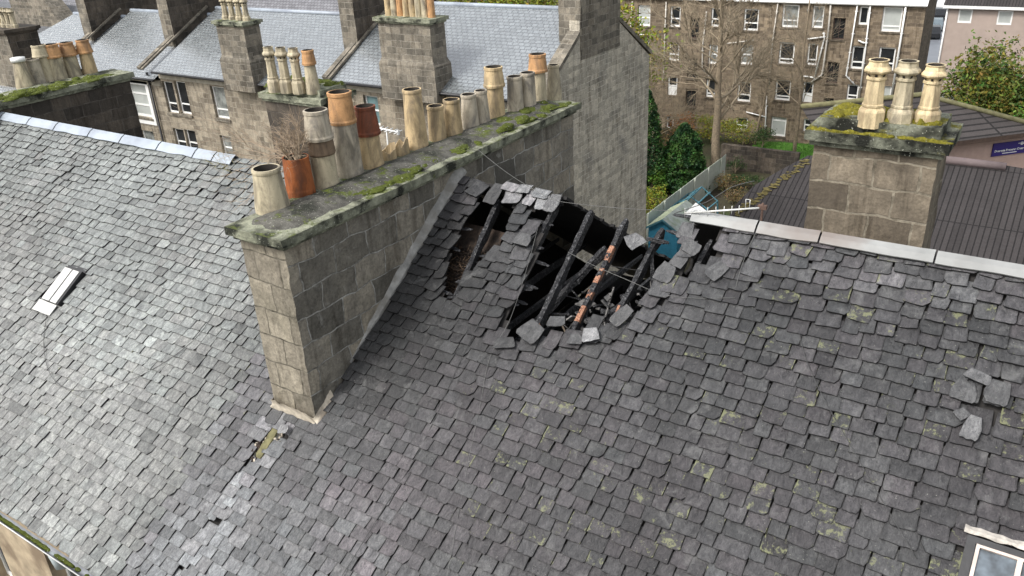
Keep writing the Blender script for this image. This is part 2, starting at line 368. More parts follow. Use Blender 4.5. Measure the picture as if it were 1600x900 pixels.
# ------------------------------------------------------------------ ground, road
mb = MB()
def gz(x, y): return GZ+.15*nz(x*.1, y*.1)
n_ = 60
for i in range(n_):
    for j in range(n_):
        x0 = -70+i*1.6; y0 = 18+j*1.6
        mb.quad(*[Vector((x, y, gz(x, y) if 0 < i and 0 < j else gz(x, y))) for x, y in ((x0,y0),(x0+1.6,y0),(x0+1.6,y0+1.6),(x0,y0+1.6))])
for a, b, c, d in ((-900,-300,900,17.9),(-900,17.9,-70.1,114.1),(26.1,17.9,900,114.1),(-900,114.1,900,900)):
    mb.quad((a,b,GZ-.05),(c,b,GZ-.05),(c,d,GZ-.05),(a,d,GZ-.05))
m, n, b = new_mat('garden_ground'); P = N(n, 'NewGeometry').outputs['Position']
c_ = ramp(n, noise_tex(n, P, .35, 6), [(.4, (.045,.035,.022)), (.55, (.06,.055,.025)), (.7, (.05,.075,.02))])
n.links.new(mix(n, .5, c_, ramp(n, noise_tex(n, P, 6, 6), [(.3,(.4,)*3),(.7,(1,1,1))]), 'MULTIPLY'), b.inputs['Base Color']); b.inputs['Roughness'].default_value = .95
bump(n, b, noise_tex(n, P, 9, 5), .8, .1)
GROUND = m
tag(mb.build('ground', GROUND), kind='structure')
ASPH = plain('wet_asphalt', (.16,.17,.19), .45, .15, .6, bmp=.1)
mb = MB(); p0 = onZ(1440, 150, GZ+.06); p1 = onZ(1470, 0, GZ+.06)
d = (p1-p0).normalized(); sd_ = Vector((d.y, -d.x, 0))
mb.quad(p0-d*10-sd_*3.5, p0-d*10+sd_*9, p1+d*60+sd_*9, p1+d*60-sd_*3.5)
tag(mb.build('road', ASPH), kind='structure')
mb = MB()
q0 = onZ(1180, 232, -20.9); 
GRASSM = plain('lawn_grass', (.06,.16,.015), .9, .35, 3, bmp=.6)
# ------------------------------------------------------------------ slates
def tintcol(u, v):
    """own colour of one slate, with some sky sheen painted in"""
    k = rnd.random(); base = .06
    left = max(0, min(1, (-9.0-u)/3.0)); base = .044*(1-left)+(.155+.02*max(0, min(1, (2.5-v)/3)))*left  # paler left stone; sky sheen painted in here and lower down
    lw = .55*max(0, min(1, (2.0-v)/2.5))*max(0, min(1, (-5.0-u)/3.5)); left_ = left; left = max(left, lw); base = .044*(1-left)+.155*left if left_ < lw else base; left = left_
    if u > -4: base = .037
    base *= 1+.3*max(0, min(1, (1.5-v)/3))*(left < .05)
    if abs(u+9.35) < .28+.12*nz(v*2,u,3) and v < 1.4: base = .14
    s = base*(1.22 if left > .5 else 1.16)*(rnd.uniform(.72, 1.28) if left < .5 else rnd.uniform(.86, 1.14))
    if rnd.random() < .03: s *= 1.35
    if rnd.random() < .03: s *= .6
    a = nz(u*.5, v*.5, 3)
    zone = nz(u*.28, v*.3, 50)*1.6+rnd.gauss(0,.35)+(.55 if u > -2.5 and v > 2.6 else 0)-(.75 if left > .5 and v > 1 else 0)
    t_ = max(-1, min(1, zone)); c = (s*(1+.085*t_), s*(1-.03*t_), s*(1.02+.0*t_)) if t_ > 0 and left < .5 else (s*(1-.03*t_), s, s*1.01) if t_ > 0 else (s*(1+.045*t_), s*(1-.012*t_), s*(1.0-.025*t_))
    c = (c[0]*1.06, c[1]*1.07, c[2]*1.03) if left > .5 else (c[0]*1.0, c[1]*.99, c[2]*1.025)
    # soot plus painted stack shadow by the opening, pale ash on the edge slates
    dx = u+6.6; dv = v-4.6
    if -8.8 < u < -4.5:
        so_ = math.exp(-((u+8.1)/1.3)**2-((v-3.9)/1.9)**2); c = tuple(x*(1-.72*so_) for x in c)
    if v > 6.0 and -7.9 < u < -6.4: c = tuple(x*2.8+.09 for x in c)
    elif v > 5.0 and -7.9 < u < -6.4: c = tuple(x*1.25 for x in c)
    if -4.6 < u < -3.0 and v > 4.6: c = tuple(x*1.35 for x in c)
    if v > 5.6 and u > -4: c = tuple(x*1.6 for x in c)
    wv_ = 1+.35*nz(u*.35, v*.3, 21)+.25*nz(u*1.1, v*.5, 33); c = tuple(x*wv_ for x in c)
    li = 0.0
    if u > -6 and rnd.random() < .36: li = rnd.uniform(.27, .43)
    elif rnd.random() < .07: li = rnd.uniform(.2, .33)
    if u < -9.6 and .35 < nz(u*.45, v*.35, 9)+.25: li = max(li, .3)
    return (*c, li)
def slate_piece(mb, u, v, wd, ht, h0, h1, thick, rotz=0, col=None, rough=1.0, slab=False, P=None, frame=None):
    """irregular thin stone slab; h0 height of lower edge, h1 of the upper edge"""
    c1, c2 = rnd.uniform(.01,.08)*rough, rnd.uniform(.01,.08)*rough
    if slab: c1, c2 = rnd.uniform(.02,.16), rnd.uniform(.02,.16)
    if rnd.random() < .1*rough: c1 = rnd.uniform(.12,.26)
    if rnd.random() < .1*rough: c2 = rnd.uniform(.12,.26)
    j = lambda a: rnd.uniform(-a, a)
    hw = wd/2; e = .035*wd*rough
    out = [(-hw+j(e*.5), ht), (-hw+j(e), ht*.45), (-hw+j(e*.4), c1*ht), (-hw+c1*wd*.8, j(.018*ht)), (-.22*wd+j(.06*wd), j(.016*ht)*rough), (j(.06*wd), -rnd.uniform(-.01,.025)*ht*rough), (.22*wd+j(.06*wd), j(.016*ht)*rough), (hw-c2*wd*.8, j(.018*ht)), (hw+j(e*.4), c2*ht), (hw+j(e), ht*.45), (hw+j(e*.5), ht)]
    if slab: out[0] = (out[0][0]*.75, ht*rnd.uniform(.85,1)); out[-1] = (out[-1][0]*rnd.uniform(.5,.9), ht*rnd.uniform(.8,1))
    tw = rnd.uniform(-.006,.006)*rough
    ca, sa = math.cos(rotz), math.sin(rotz); vs = []; nn = len(out)
    for lay in (0, 1):
        for (x, y) in out:
            hh = h0+(h1-h0)*(y/ht)+tw*(x/hw)-(thick if lay else 0)
            if not lay: hh += rnd.uniform(-.0015,.0015)
            xx = x*ca-y*sa; yy = x*sa+y*ca
            vs.append(rp(u+xx, v+yy, hh))
    fs = [tuple(range(nn))]+[(i, nn+i, nn+(i+1)%nn, (i+1)%nn) for i in range(nn)]
    if slab: fs.append(tuple(range(2*nn-1, nn-1, -1)))
    cen = sum((Vector(p) for p in vs[:nn]), Vector())/nn
    # dirt and lichen gather on the rim, the middle is worn clean
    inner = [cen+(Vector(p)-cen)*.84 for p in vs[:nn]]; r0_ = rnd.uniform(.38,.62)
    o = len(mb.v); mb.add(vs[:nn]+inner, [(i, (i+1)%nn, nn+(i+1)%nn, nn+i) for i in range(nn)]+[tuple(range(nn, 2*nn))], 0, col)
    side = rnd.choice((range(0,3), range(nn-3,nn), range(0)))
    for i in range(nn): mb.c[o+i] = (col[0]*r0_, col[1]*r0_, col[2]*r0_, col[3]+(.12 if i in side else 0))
    if slab: mb.add(vs, fs[nn+1:], 0, col)
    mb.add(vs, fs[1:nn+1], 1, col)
HOLES = [
 [(750,281),(757,255),(786,262),(790,292),(800,318),(802,340),(792,360),(782,384),(756,396),(740,420),(724,452),(706,480),(694,488),(688,462),(690,432),(698,400),(712,362),(730,330),(740,312)],
 [(850,322),(852,300),(880,300),(884,270),(905,270),(1000,320),(1060,330),(1060,388),(1050,440),(1030,452),(1012,486),(980,492),(958,520),(925,508),(900,528),(860,532),(800,545),(780,528),(790,505),(800,472),(820,440),(836,400),(844,362),(836,334)],
 [(812,348),(826,326),(850,322),(840,352),(826,362),(812,362)],
 [(1080,325),(1122,350),(1124,384),(1110,404),(1094,432),(1062,448),(1056,430),(1082,400),(1092,380)],
 [(1060,320),(1092,345),(1092,380),(1056,380),(1000,350)],
 [(1172,363),(1190,366),(1184,385)],
 [(1522,604),(1548,592),(1544,622),(1532,648),(1520,640)],
]
RUB = [(416,672),(441,678),(436,696),(398,722),(384,716)]
SKY1 = [(108,416),(142,426),(96,484),(62,470)]
HOLE_EDGE = HOLES[0]+HOLES[1]+HOLES[3]
def sag(u, v): return .035*nz(u*.35, v*.35, 1.3)+.02*nz(u*1.1, v*1.1, 7)
def in_stack(u, v): return -9.62 < u < -8.68 and v > 1.6
def slates(name, u0, u1, v0, v1, parent, skyl=None, gg=.187, wmin=.19, wmax=.34):
    mb = MB(); nrow = int((v1-v0)/gg)+1
    for i in range(nrow):
        vb = v0+i*gg; u = u0-rnd.uniform(0,.2)
        while u < u1:
            wd = rnd.uniform(wmin, wmax)
            if rnd.random() < .08: wd *= 1.35
            cu = u+wd/2; u += wd
            vv = vb+.06*nz(cu*.2, vb*.3, 4)+.02*nz(cu*.8, vb*.3, 8)+rnd.uniform(-.012,.012)
            if vv > v1-.02 or cu < u0+.02 or cu > u1+.05 or in_stack(cu, vv+.1): continue
            px, py, _ = proj(rp(cu, vv+gg*.45))
            if not (-260 < px < 2700 and py < 1300): continue
            if any(inpoly(px, py, h) for h in HOLES) or inpoly(px, py, RUB) or inpoly(px, py, SKY1): continue
            if skyl and skyl(cu, vv): continue
            near = min((px-a)**2+(py-b)**2 for a, b in HOLE_EDGE)**.5 if 560 < px < 1200 and 250 < py < 620 else 999
            e2 = ((px-1530)**2+(py-620)**2)**.5
            dis = max(0, 1-near/42); dis = max(dis, max(0, 1-e2/60))
            if v1-vv < 1.4: dis = max(dis, .25)
            ht = gg*1.75; lift = sag(cu, vv)
            r_ = rnd.gauss(0, .014+.15*dis); du = rnd.gauss(0, .004+.03*dis); dv = rnd.gauss(0, .006+.03*dis)
            if rnd.random() < .02: dv -= rnd.uniform(.03,.07); r_ += rnd.gauss(0,.05)
            hl = .046+lift+abs(rnd.gauss(0, .004+.02*dis)); hu = .003+lift
            if vv+ht > v1+.06: ht = v1+.06-vv
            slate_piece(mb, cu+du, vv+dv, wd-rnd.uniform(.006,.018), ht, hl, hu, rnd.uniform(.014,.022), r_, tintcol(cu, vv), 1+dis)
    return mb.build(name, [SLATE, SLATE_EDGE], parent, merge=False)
def sarking(name, u0, u1, v0, v1, parent, skyl=None, mat=None):
    mb = MB(); s_ = .09; nu = int((u1-u0)/s_); nv = int((v1-v0)/s_)
    for j in range(nv):
        run = None
        for i in range(nu+1):
            ok = False
            if i < nu:
                cu = u0+(i+.5)*s_; cv = v0+(j+.5)*s_; px, py, _ = proj(rp(cu, cv))
                ok = not any(inpoly(px, py, h) for h in HOLES[:5]) and not (skyl and skyl(cu, cv)) and not (-9.55 < cu < -8.75 and cv > 1.7)
            if ok and run is None: run = i
            if not ok and run is not None:
                a, b_ = u0+run*s_, u0+i*s_; c, d_ = v0+j*s_, v0+(j+1)*s_
                vs = [rp(a,c,-.05),rp(b_,c,-.05),rp(b_,d_,-.05),rp(a,d_,-.05),rp(a,c,-.075),rp(b_,c,-.075),rp(b_,d_,-.075),rp(a,d_,-.075)]
                mb.add(vs, [(0,1,2,3),(7,6,5,4),(0,4,5,1),(1,5,6,2),(2,6,7,3),(3,7,4,0)]); run = None
    return mb.build(name, mat or SARK, parent)

# ------------------------------------------------------------------ chimney pots
def pot_plain(name, base, h, r0, r1, mat, parent, lean=None, cowl=None, ring=True, jit=.02):
    """tapered round pot; cowl=(height, r_bottom, r_top, material)"""
    mb = MB(); T = lean; mats = [mat, SOOTIN]
    hb = h-(cowl[0] if cowl else 0)
    pr = [(r0*1.03,-.12),(r0*1.02,.02),(r0,.05),(r0+(r1-r0)*.5,hb*.5),(r1,hb-.07)]
    mi = [0]*4
    if ring and not cowl: pr += [(r1*1.05,hb-.06),(r1*1.07,hb-.03),(r1*1.04,hb)]; mi += [0,0,0]
    else: pr += [(r1,hb)]; mi += [0]
    pr += [(r1*.88,hb),(r1*.85,hb-.06),(r1*.78,hb*.3)]; mi += [0,1,1]
    pr += [(.001,hb*.3)]; mi += [1]
    mb.lathe(pr, 28, base, mi, jit, tilt=T)
    po = mb.build(name, mats, parent, origin=base)
    if cowl:
        ch, rb, rt, cm = cowl; m2 = MB()
        pr = [(rb*.8,hb-.05),(rb*1.04,hb-.05),(rb*1.06,hb-.01),(rb*1.0,hb+.02),((rb+rt)/2,hb+ch*.5),(rt,hb+ch-.06),(rt*1.07,hb+ch-.055),(rt*1.07,hb+ch-.005),(rt*.9,hb+ch),(rt*.85,hb+ch-.08),(rt*.8,hb+.05),(.001,hb+.05)]
        m2.lathe(pr, 28, base, [0]*8+[1,1,1], jit, tilt=T)
        m2.build('pot_cowl', [cm, SOOTIN], po, origin=base)
    return po
def pot_oct(name, base, h, r, mat, parent, lean=None, rotz=.39):
    mb = MB()
    pr = [(r*1.3,-.12),(r*1.3,.13*h),(r*1.22,.16*h),(r*1.0,.2*h),(r*1.06,.22*h),(r*1.06,.25*h),(r*.96,.26*h),(r*.84,.66*h),(r*.98,.68*h),(r*.98,.72*h),(r*.86,.73*h),(r*.86,.77*h),
          (r*1.22,.8*h),(r*1.3,.83*h),(r*1.22,.86*h),(r*.98,.9*h),(r*.9,.97*h),(r*1.0,1.0*h),(r*.8,1.0*h),(r*.74,.92*h),(r*.7,.4*h),(.001,.4*h)]
    mb.lathe(pr, 8, base, [0]*18+[1]*3, .0, rotz=rotz, smooth=False, tilt=lean)
    for k in range(8):
        t = rotz+math.pi/8+k*math.pi/4
        p = Vector((math.cos(t)*r*.85, math.sin(t)*r*.85, .75*h)); q = p+Vector((math.cos(t)*r*.18,math.sin(t)*r*.18,0))
        s_ = Vector((-math.sin(t),math.cos(t),0))*r*.12
        mb.add([Vector(base)+x for x in (p-s_-Vector((0,0,.02*h)),p+s_-Vector((0,0,.02*h)),q+s_+Vector((0,0,.03*h)),q-s_+Vector((0,0,.03*h)))], [(0,1,2,3)], 1)
    return mb.build(name, [mat, SOOTIN], parent, origin=base)
def lump(mb, c, rx, ry, rz_, seed=0, n=14, amp=.25, mat=0, low=0):
    c = Vector(c); vs = []; fs = []; m_ = n//2
    for i in range(m_+1):
        ph = (math.pi/2)*(i/m_)
        for k in range(n):
            t = 2*math.pi*k/n; d = Vector((math.cos(t)*math.cos(ph), math.sin(t)*math.cos(ph), math.sin(ph)))
            s_ = 1+amp*nz(d.x*2+seed, d.y*2+c.x, d.z*2+c.y)
            vs.append(c+Vector((d.x*rx*s_, d.y*ry*s_, d.z*rz_*s_-low*(i == 0))))
    for i in range(m_):
        for k in range(n): fs.append((i*n+k, i*n+(k+1)%n, (i+1)*n+(k+1)%n, (i+1)*n+k))
    mb.add(vs, fs, mat, None, True)
def rough_box(mb, a, b, step=.18, amp=.012, mat=0, faces='xXyYzZ', taper=0, seed=0, mats=None):
    """box whose faces are subdivided and slightly uneven, so edges are worn"""
    a = Vector(a); b = Vector(b)
    def P(p):
        q = Vector(p); cz = (q.z-a.z)/(b.z-a.z)
        w_ = Vector((nz(q.x*3.1+seed, q.y*3.1, q.z*3.1), nz(q.x*3.1, q.y*3.1+5+seed, q.z*3.1), nz(q.x*3.1, q.y*3.1, q.z*3.1+9+seed)))
        w2 = Vector((nz(q.x*9+seed, q.y*9, q.z*9), nz(q.x*9, q.y*9+5, q.z*9), nz(q.x*9, q.y*9, q.z*9+9)))
        return q+w_*amp*.9+w2*amp*.9
    def face(o, du, dv, mt):
        nu = max(1, int(du.length/step)); nv = max(1, int(dv.length/step)); vs = []; fs = []
        for j in range(nv+1):
            for i in range(nu+1): vs.append(P(o+du*(i/nu)+dv*(j/nv)))
        for j in range(nv):
            for i in range(nu): fs.append((j*(nu+1)+i, j*(nu+1)+i+1, (j+1)*(nu+1)+i+1, (j+1)*(nu+1)+i))
        mb.add(vs, fs, mt)
    X, Y, Z = Vector((b.x-a.x,0,0)), Vector((0,b.y-a.y,0)), Vector((0,0,b.z-a.z)); mt = mats or {}
    if 'x' in faces: face(a+Y, -Y, Z, mt.get('x', mat))
    if 'X' in faces: face(a+X, Y, Z, mt.get('X', mat))
    if 'y' in faces: face(a, X, Z, mt.get('y', mat))
    if 'Y' in faces: face(a+X+Y, -X, Z, mt.get('Y', mat))
    if 'Z' in faces: face(a+Z, X, Y, mt.get('Z', mat))
    if 'z' in faces: face(a+Y, X, -Y, mt.get('z', mat))
def stack_cap(name, x0, x1, y0, y1, z0, z1, over, mat, parent, step=.16, amp=.015):
    """two course cornice: narrow neck then wide slab with splayed top"""
    mb = MB(); h = z1-z0
    rough_box(mb, (x0-over*.45, y0-over*.45, z0), (x1+over*.45, y1+over*.45, z0+h*.4), step, amp*.5, faces='xXyYz')
    rough_box(mb, (x0-over, y0-over, z0+h*.36), (x1+over, y1+over, z1), step, amp)
    return mb.build(name, mat, parent)
# ================================================================== BURNT TENEMENT
T1 = thing('burnt_tenement', (-3, 4, GZ), 'tenement with a charred hole in its dark slate roof beside the long chimney stack', 'building')
def skyl2(u, v): return .1 < u < 1.5 and 1.6 < v < 3.1
UL, UR = -9.45, 3.2
slates('slate_covering', UL, UR, -1.9, VRID+.02, T1, skyl2)
sarking('sarking_board', UL, UR, -1.9, VRID, T1, skyl2)
# walls (below the eaves, out of view) and front of the masonry
mb = MB()
for a, b in (((-9.6, 4.6, GZ), (UR, 5.1, rp(0,-1.9).z-.35)), ((-9.6, 16.9, GZ), (UR, 17.4, rp(0,-1.9).z-.35)), ((UR-.05, 5.1, GZ), (UR+.35, 16.9, rp(0,-1.9).z-.35))): mb = MB(); mb.box(a, b); mb.build('wall', STONE_TERR, T1)
# rear slope with the burnt away top: cells kept below a ragged edge
edge = [(600,240),(735,268),(800,288),(880,304),(905,321),(945,345),(968,357),(985,368),(1000,380),(1022,392),(1050,404),(1062,418),(1072,428),(1080,418),(1086,380),(1088,344),(1100,300),(2200,300)]
N2 = Vector((0, ST, CT)); D2 = N2.dot(Vector((0, RY, RZ)))
def rear(u, w_, h=0): return Vector((u, RY+w_*CT, RZ-w_*ST))+N2*h
def above_edge(px, py):
    for (a, b), (c, d_) in zip(edge, edge[1:]):
        if a <= px <= c: return py < b+(d_-b)*(px-a)/(c-a)+4*nz(px*.09, 0, 2)+3*nz(px*.3, 1, 2)
    return False
mb = MB(); s_ = .07
for j in range(int(8.4/s_)):
    run = None; w0 = j*s_; nu = int((UR+8.7)/s_)
    for i in range(nu+1):
        ok = False
        if i < nu:
            p = rear(-8.7+(i+.5)*s_, w0+s_/2); px, py, _ = proj(p); ok = not above_edge(px, py)
        if ok and run is None: run = i
        if not ok and run is not None:
            a, b_ = -8.7+run*s_, -8.7+i*s_
            vs = [rear(a,w0,0),rear(b_,w0,0),rear(b_,w0+s_,0),rear(a,w0+s_,0),rear(a,w0,-.05),rear(b_,w0,-.05),rear(b_,w0+s_,-.05),rear(a,w0+s_,-.05)]
            mb.add(vs, [(3,2,1,0),(4,5,6,7),(0,1,5,4),(2,3,7,6),(3,0,4,7),(1,2,6,5)]); run = None
mb.build('rear_roof_slope', SOOT, T1)
# attic: floor, debris
fl = -8.75
mb = MB(); mb.box((-8.6, 5.6, fl-.15), (UR-.1, 16.6, fl)); mb.build('attic_floor', SOOT, T1)
mb = MB()
rb = random.Random(3)
for k in range(420):
    x = rb.uniform(-8.4, -2.6); y = rb.uniform(7.4, 13.0); L = rb.uniform(.06,.28)
    if rb.random() < .2: L *= 2
    Mx = Matrix.Translation((x, y, fl+rb.uniform(.02,.5)+.5*max(0, nz(x,y,4)))) @ Matrix.Rotation(rb.uniform(0,6.3),4,'Z') @ Matrix.Rotation(rb.gauss(0,.5),4,'X') @ Matrix.Rotation(rb.gauss(0,.5),4,'Y')
    mb.box((-L/2,-L*rb.uniform(.1,.5),-.012),(L/2,L*rb.uniform(.1,.4),.02), 0 if rb.random() < .78 else 1, Mx)
for k in range(260):
    x, y = rb.uniform(880,1060), rb.uniform(400,530)
    p = onR(x, y, -rb.uniform(.35,1.3)); L = rb.uniform(.04,.16)
    Mx = Matrix.Translation(p) @ Matrix.Rotation(rb.uniform(0,6.3),4,'Z') @ Matrix.Rotation(rb.gauss(0,.6),4,'X') @ Matrix.Rotation(rb.gauss(0,.6),4,'Y')
    mb.box((-L/2,-L*rb.uniform(.2,.5),-.01),(L/2,L*rb.uniform(.2,.4),.012), 1 if rb.random() < .55 else 0, Mx)
for k in range(24):
    x, y = rb.uniform(830,1020), rb.uniform(390,530); p = onR(x, y, -rb.uniform(.3,1.4)); d = Vector((rb.gauss(0,1),rb.gauss(0,1),rb.gauss(0,.8))).normalized()*rb.uniform(.1,.4)
    mb.tube([p-d, p, p+d], rb.uniform(.006,.016), 4, 1 if rb.random() < .3 else 0, smooth=False)
tag(mb.build('debris_heap', [CHAR, ASH], T1), kind='stuff')
mb = MB(); X_ = SX1_ = -8.65
mb.add([(X_,5.4,fl),(X_,16.4,fl),(X_,RY,RZ-.1)], [(0,1,2)])
mb.build('sooted_masonry', STONE_SOOT, T1)
mb = MB()
for k in range(16):
    x = -8.3+k*.4; mb.box((x, 6.2, fl+.0), (x+.06, 15.8, fl+.16))
mb.build('ceiling_joists', CHAR, T1)
def beam(name, p, q, w_, d_, mat=CHAR, parent=T1, patches=(), segs=14, seed=0, broken=0.6):
    """charred timber: section eaten unevenly along its length"""
    p, q = Vector(p), Vector(q); ax = (q-p).normalized(); side = ax.cross(Vector((0,0,1))).normalized(); up = side.cross(ax)
    mb = MB(); n = 8; rings = []; L = (q-p).length
    prof = [(-1,-1),(0,-1.05),(1,-1),(1.05,0),(1,1),(0,1.05),(-1,1),(-1.05,0)]
    for i in range(segs+1):
        t = i/segs; s_ = 1-.28*abs(nz(t*L*3, seed, 1))-.18*rnd.random(); 
        if i == segs: s_ *= broken
        c = p+ax*(t*L)+side*(.012*nz(t*L*2, seed, 5))+up*(.012*nz(t*L*2, seed, 9))
        rings.append([c+side*(x*w_/2*s_)*(1-.12*rnd.random())+up*(y*d_/2*s_)*(1-.12*rnd.random()) for x, y in prof])
    for i in range(segs):
        t = (i+.5)/segs; pv = .6 if any(a <= t <= b for a, b in patches) else 0.0
        vs = rings[i]+rings[i+1]
        if not patches: mb.add(vs, [(k, (k+1)%n, n+(k+1)%n, n+k) for k in range(n)])
        else:
            for k in range(n):
                q_ = pv*(1 if 3 <= k <= 5 else .2)*rnd.uniform(.72,1.08); mb.add([vs[k],vs[(k+1)%n],vs[n+(k+1)%n],vs[n+k]], [(0,1,2,3)], 0, (q_,q_,q_,1))
    mb.add(rings[0], [tuple(range(n-1,-1,-1))], 0, (0,0,0,1) if patches else None); mb.add(rings[-1], [tuple(range(n))], 0, (0,0,0,1) if patches else None)
    return mb.build(name, mat, parent, origin=p)
def rafter(px0, px1, patches=(), label=None, w_=.095, d_=.18, h=-.15, segs=18):
    p, q = onR(*px0, h), onR(*px1, h); d = (p-q).normalized()
    o = beam('rafter', p+d*.3, q, w_, d_, CHAR_O if patches else CHAR, T1, patches, segs, px0[0]*.1)
    if label: o['label'] = label
rafter((690,500), (776,305)); 
rafter((742,560), (868,308), (), 'charred rafter under the long pale slate')
rafter((832,512), (921,322), ((.1,.18),(.48,.52)), 'charred rafter with one bare orange patch low down')
rafter((888,520), (976,335), ((.04,.12),(.2,.34),(.4,.46),(.52,.6),(.68,.76)), 'charred rafter with long bare orange patches')
rafter((948,512), (1033,350), ((.2,.36),), 'charred rafter with a slate caught on its top', .09)
rafter((1000,520), (1086,352)); rafter((1030,520), (1110,368))
beam('fallen_beam', onR(762,520,-.75), onR(940,370,-.3), .12, .12, CHAR, T1, (), 20, 3)
beam('fallen_beam', onR(880,545,-1.0), onR(1030,440,-.7), .09, .1, CHAR, T1, (), 14, 5)
beam('fallen_beam', onR(1012,470,-.5), onR(1014,372,-.12), .07, .09, CHAR, T1, (), 10, 6)
beam('fallen_beam', onR(1010,372,-.02), onR(1045,378,-.02), .05, .06, CHAR, T1, (), 5, 8)
beam('broken_lath', onR(861,480,-.5), onR(876,512,-.7), .02, .03, WOODB, T1, (), 5, 1); beam('broken_lath', onR(803,480,-.6), onR(812,520,-.7), .02, .03, WOODB, T1, (), 5, 2)
for k in range(7): # collar ties
    x = -8.2+k*.62; beam('collar_tie', (x, RY-2.6, RZ-1.95), (x+.05, RY+2.5, RZ-2.0), .07, .14, CHAR, T1, (), 8, k)
def stubs(poly, every, seed):
    r2 = random.Random(seed); cxp = sum(p[0] for p in poly)/len(poly)
    for (a, b_), (c, d_) in zip(poly, poly[1:]+poly[:1]):
        L = math.hypot(c-a, d_-b_); k = int(L/every+r2.random())
        for i in range(k):
            t = (i+r2.random())/k; x, y = a+(c-a)*t, b_+(d_-b_)*t
            if y < 330: continue
            u, v = ruv(x, y); sgn = 1 if x < cxp else -1; L2 = r2.uniform(.04,.3)
            beam('broken_sarking_board', rp(u-sgn*.25, v, -.085), rp(u+sgn*L2, v+r2.gauss(0,.03), -.085-r2.uniform(0,.12)*(L2 > .12)), .11, .022, CHAR, T1, (), 5, seed+i, .4)
stubs(HOLES[0], 34, 4); stubs(HOLES[1], 30, 5)
# scorched nesting debris seen between the first rafters
mb = MB()
for k in range(2600):
    px = rb.uniform(0,1); py = rb.uniform(0,1)
    x = 648+px*70+py*40+ (1-py)*0; y = 470-py*110+px*25
    p = onR(x, y, -.28-.12*rb.random()); d = Vector((rb.gauss(0,1), rb.gauss(0,1), rb.gauss(0,.5))).normalized()*rb.uniform(.03,.11)
    mb.tube([p-d, p+d+Vector((0,0,rb.uniform(-.02,.02)))], rb.uniform(.004,.009), 3, 1 if rb.random() < .3 else 0, cap=False)
mb2 = MB(); vs = []
for j in range(10):
    for i in range(8):
        x = 640+i*13+j*5; y = 475-j*17+i*3; vs.append(onR(x, y, -.36+.06*nz(i*.7, j*.7, 3)))
mb2.add(vs, [(j*8+i, j*8+i+1, (j+1)*8+i+1, (j+1)*8+i) for j in range(9) for i in range(7)])
for f in mb2.f: mb.f.append(tuple(len(mb.v)+i for i in f)); mb.m.append(0); mb.sm.append(False)
mb.v += mb2.v; mb.c += mb2.c
tag(mb.build('scorched_nest_debris', [NEST, plain('dry_straw', (.1,.065,.04), .95, .4, 12, bmp=0)], T1), kind='stuff')
# ridge board remains over strips
beam('ridge_board', (-8.65, RY, RZ-.08), (onY(880,306,RY).x, RY, RZ-.12), .05, .18, CHAR, T1, (), 20, 4)
# ridge flashing
def flashing(name, xs, v0, v1, mat, parent, back=.2, h=.05, wav=.01):
    for a, b in zip(xs, xs[1:]):
        mb = MB(); n = max(2, int((b-a)/.15)); vs = []
        rid = rp(0, v1, h)
        for i in range(n+1):
            x = a+.012+(b-a-.024)*i/n; wv = wav*nz(x*2.2, 3, v1)
            h2 = .007 if i == n else 0
            vs += [rp(x, v0+wv*2, h-.02+wv), rp(x, v0+wv*2, h+h2+wv), rp(x, v1-.05, h+h2+.02+wv*.5), Vector((x, rid.y+.03, rid.z+.03+h2)), Vector((x, rid.y+back, rid.z-back*.7))]
        fs = [(i*5+k, (i+1)*5+k, (i+1)*5+k+1, i*5+k+1) for i in range(n) for k in range(4)]
        mb.add(vs, fs, 0); mb.build(name, mat, parent)
xr = [ruv(x, y)[0] for x, y in ((1080,345),(1183,362),(1282,376),(1462,404))]+[1.7, 3.2]
flashing('ridge_flashing', xr, 6.37, VRID+.05, ZINC_ST, T1, h=.085)
# rear tiles of the stack mass etc: chimney stack (the long one)
SX0, SX1, SY0, SY1, SZT = -9.60, -8.68, 6.98, 15.05, -4.42
mb = MB()
rough_box(mb, (SX0, SY0, -9.2), (SX1, SY1, SZT), .13, .016, faces='xXyY', mats={'y': 1, 'x': 0, 'X': 0, 'Y': 1})
ST1 = mb.build('chimney_stack', [STONE_NEAR, STONE_FRONT], T1)
ST1['label'] = 'long ashlar chimney stack with a single row of mixed pots'
stack_cap('stack_cope', SX0, SX1, SY0, SY1, SZT, SZT+.2, .14, CAP_MOSS, ST1)
mb = MB(); vs = []; ny = 60; nxx = 8; ZC = SZT+.2
for j in range(ny+1):
    for i in range(nxx+1):
        x = SX0+.0+(SX1-SX0)*i/nxx; y = SY0+.05+(SY1-SY0-.1)*j/ny; t = 1-abs(i/nxx*2-1)**2.2; e = min(1, j/2, (ny-j)/2)
        vs.append((x+.02*nz(y*2,i,0), y, ZC-.015+(.1+.05*nz(x*3,y*2.2,1)+.03*nz(x*9,y*9,1))*t*e))
mb.add(vs, [(j*(nxx+1)+i, j*(nxx+1)+i+1, (j+1)*(nxx+1)+i+1, (j+1)*(nxx+1)+i) for j in range(ny) for i in range(nxx)], 0, None, True)
mb.build('haunching', HAUNCH, ST1)
mb = MB()
for k in range(46):
    t = rb.random(); y = 8.6+t*6.2 if k > 12 else rb.uniform(8.9,9.6)
    x = rb.uniform(-8.98,-8.72); lump(mb, (x, y, ZC+.0), rb.uniform(.05,.16), rb.uniform(.08,.3), rb.uniform(.03,.06), k, 10, .5)
for k in range(16): lump(mb, (rb.uniform(-9.15,-8.8), rb.uniform(12.6,14.8), ZC+.03), rb.uniform(.1,.18), rb.uniform(.1,.3), rb.uniform(.05,.09), k, 10, .5)
mb.build('moss_clumps', MOSS, ST1)
def potpos(bx, by, z): p = onZ(bx, by, z); return p
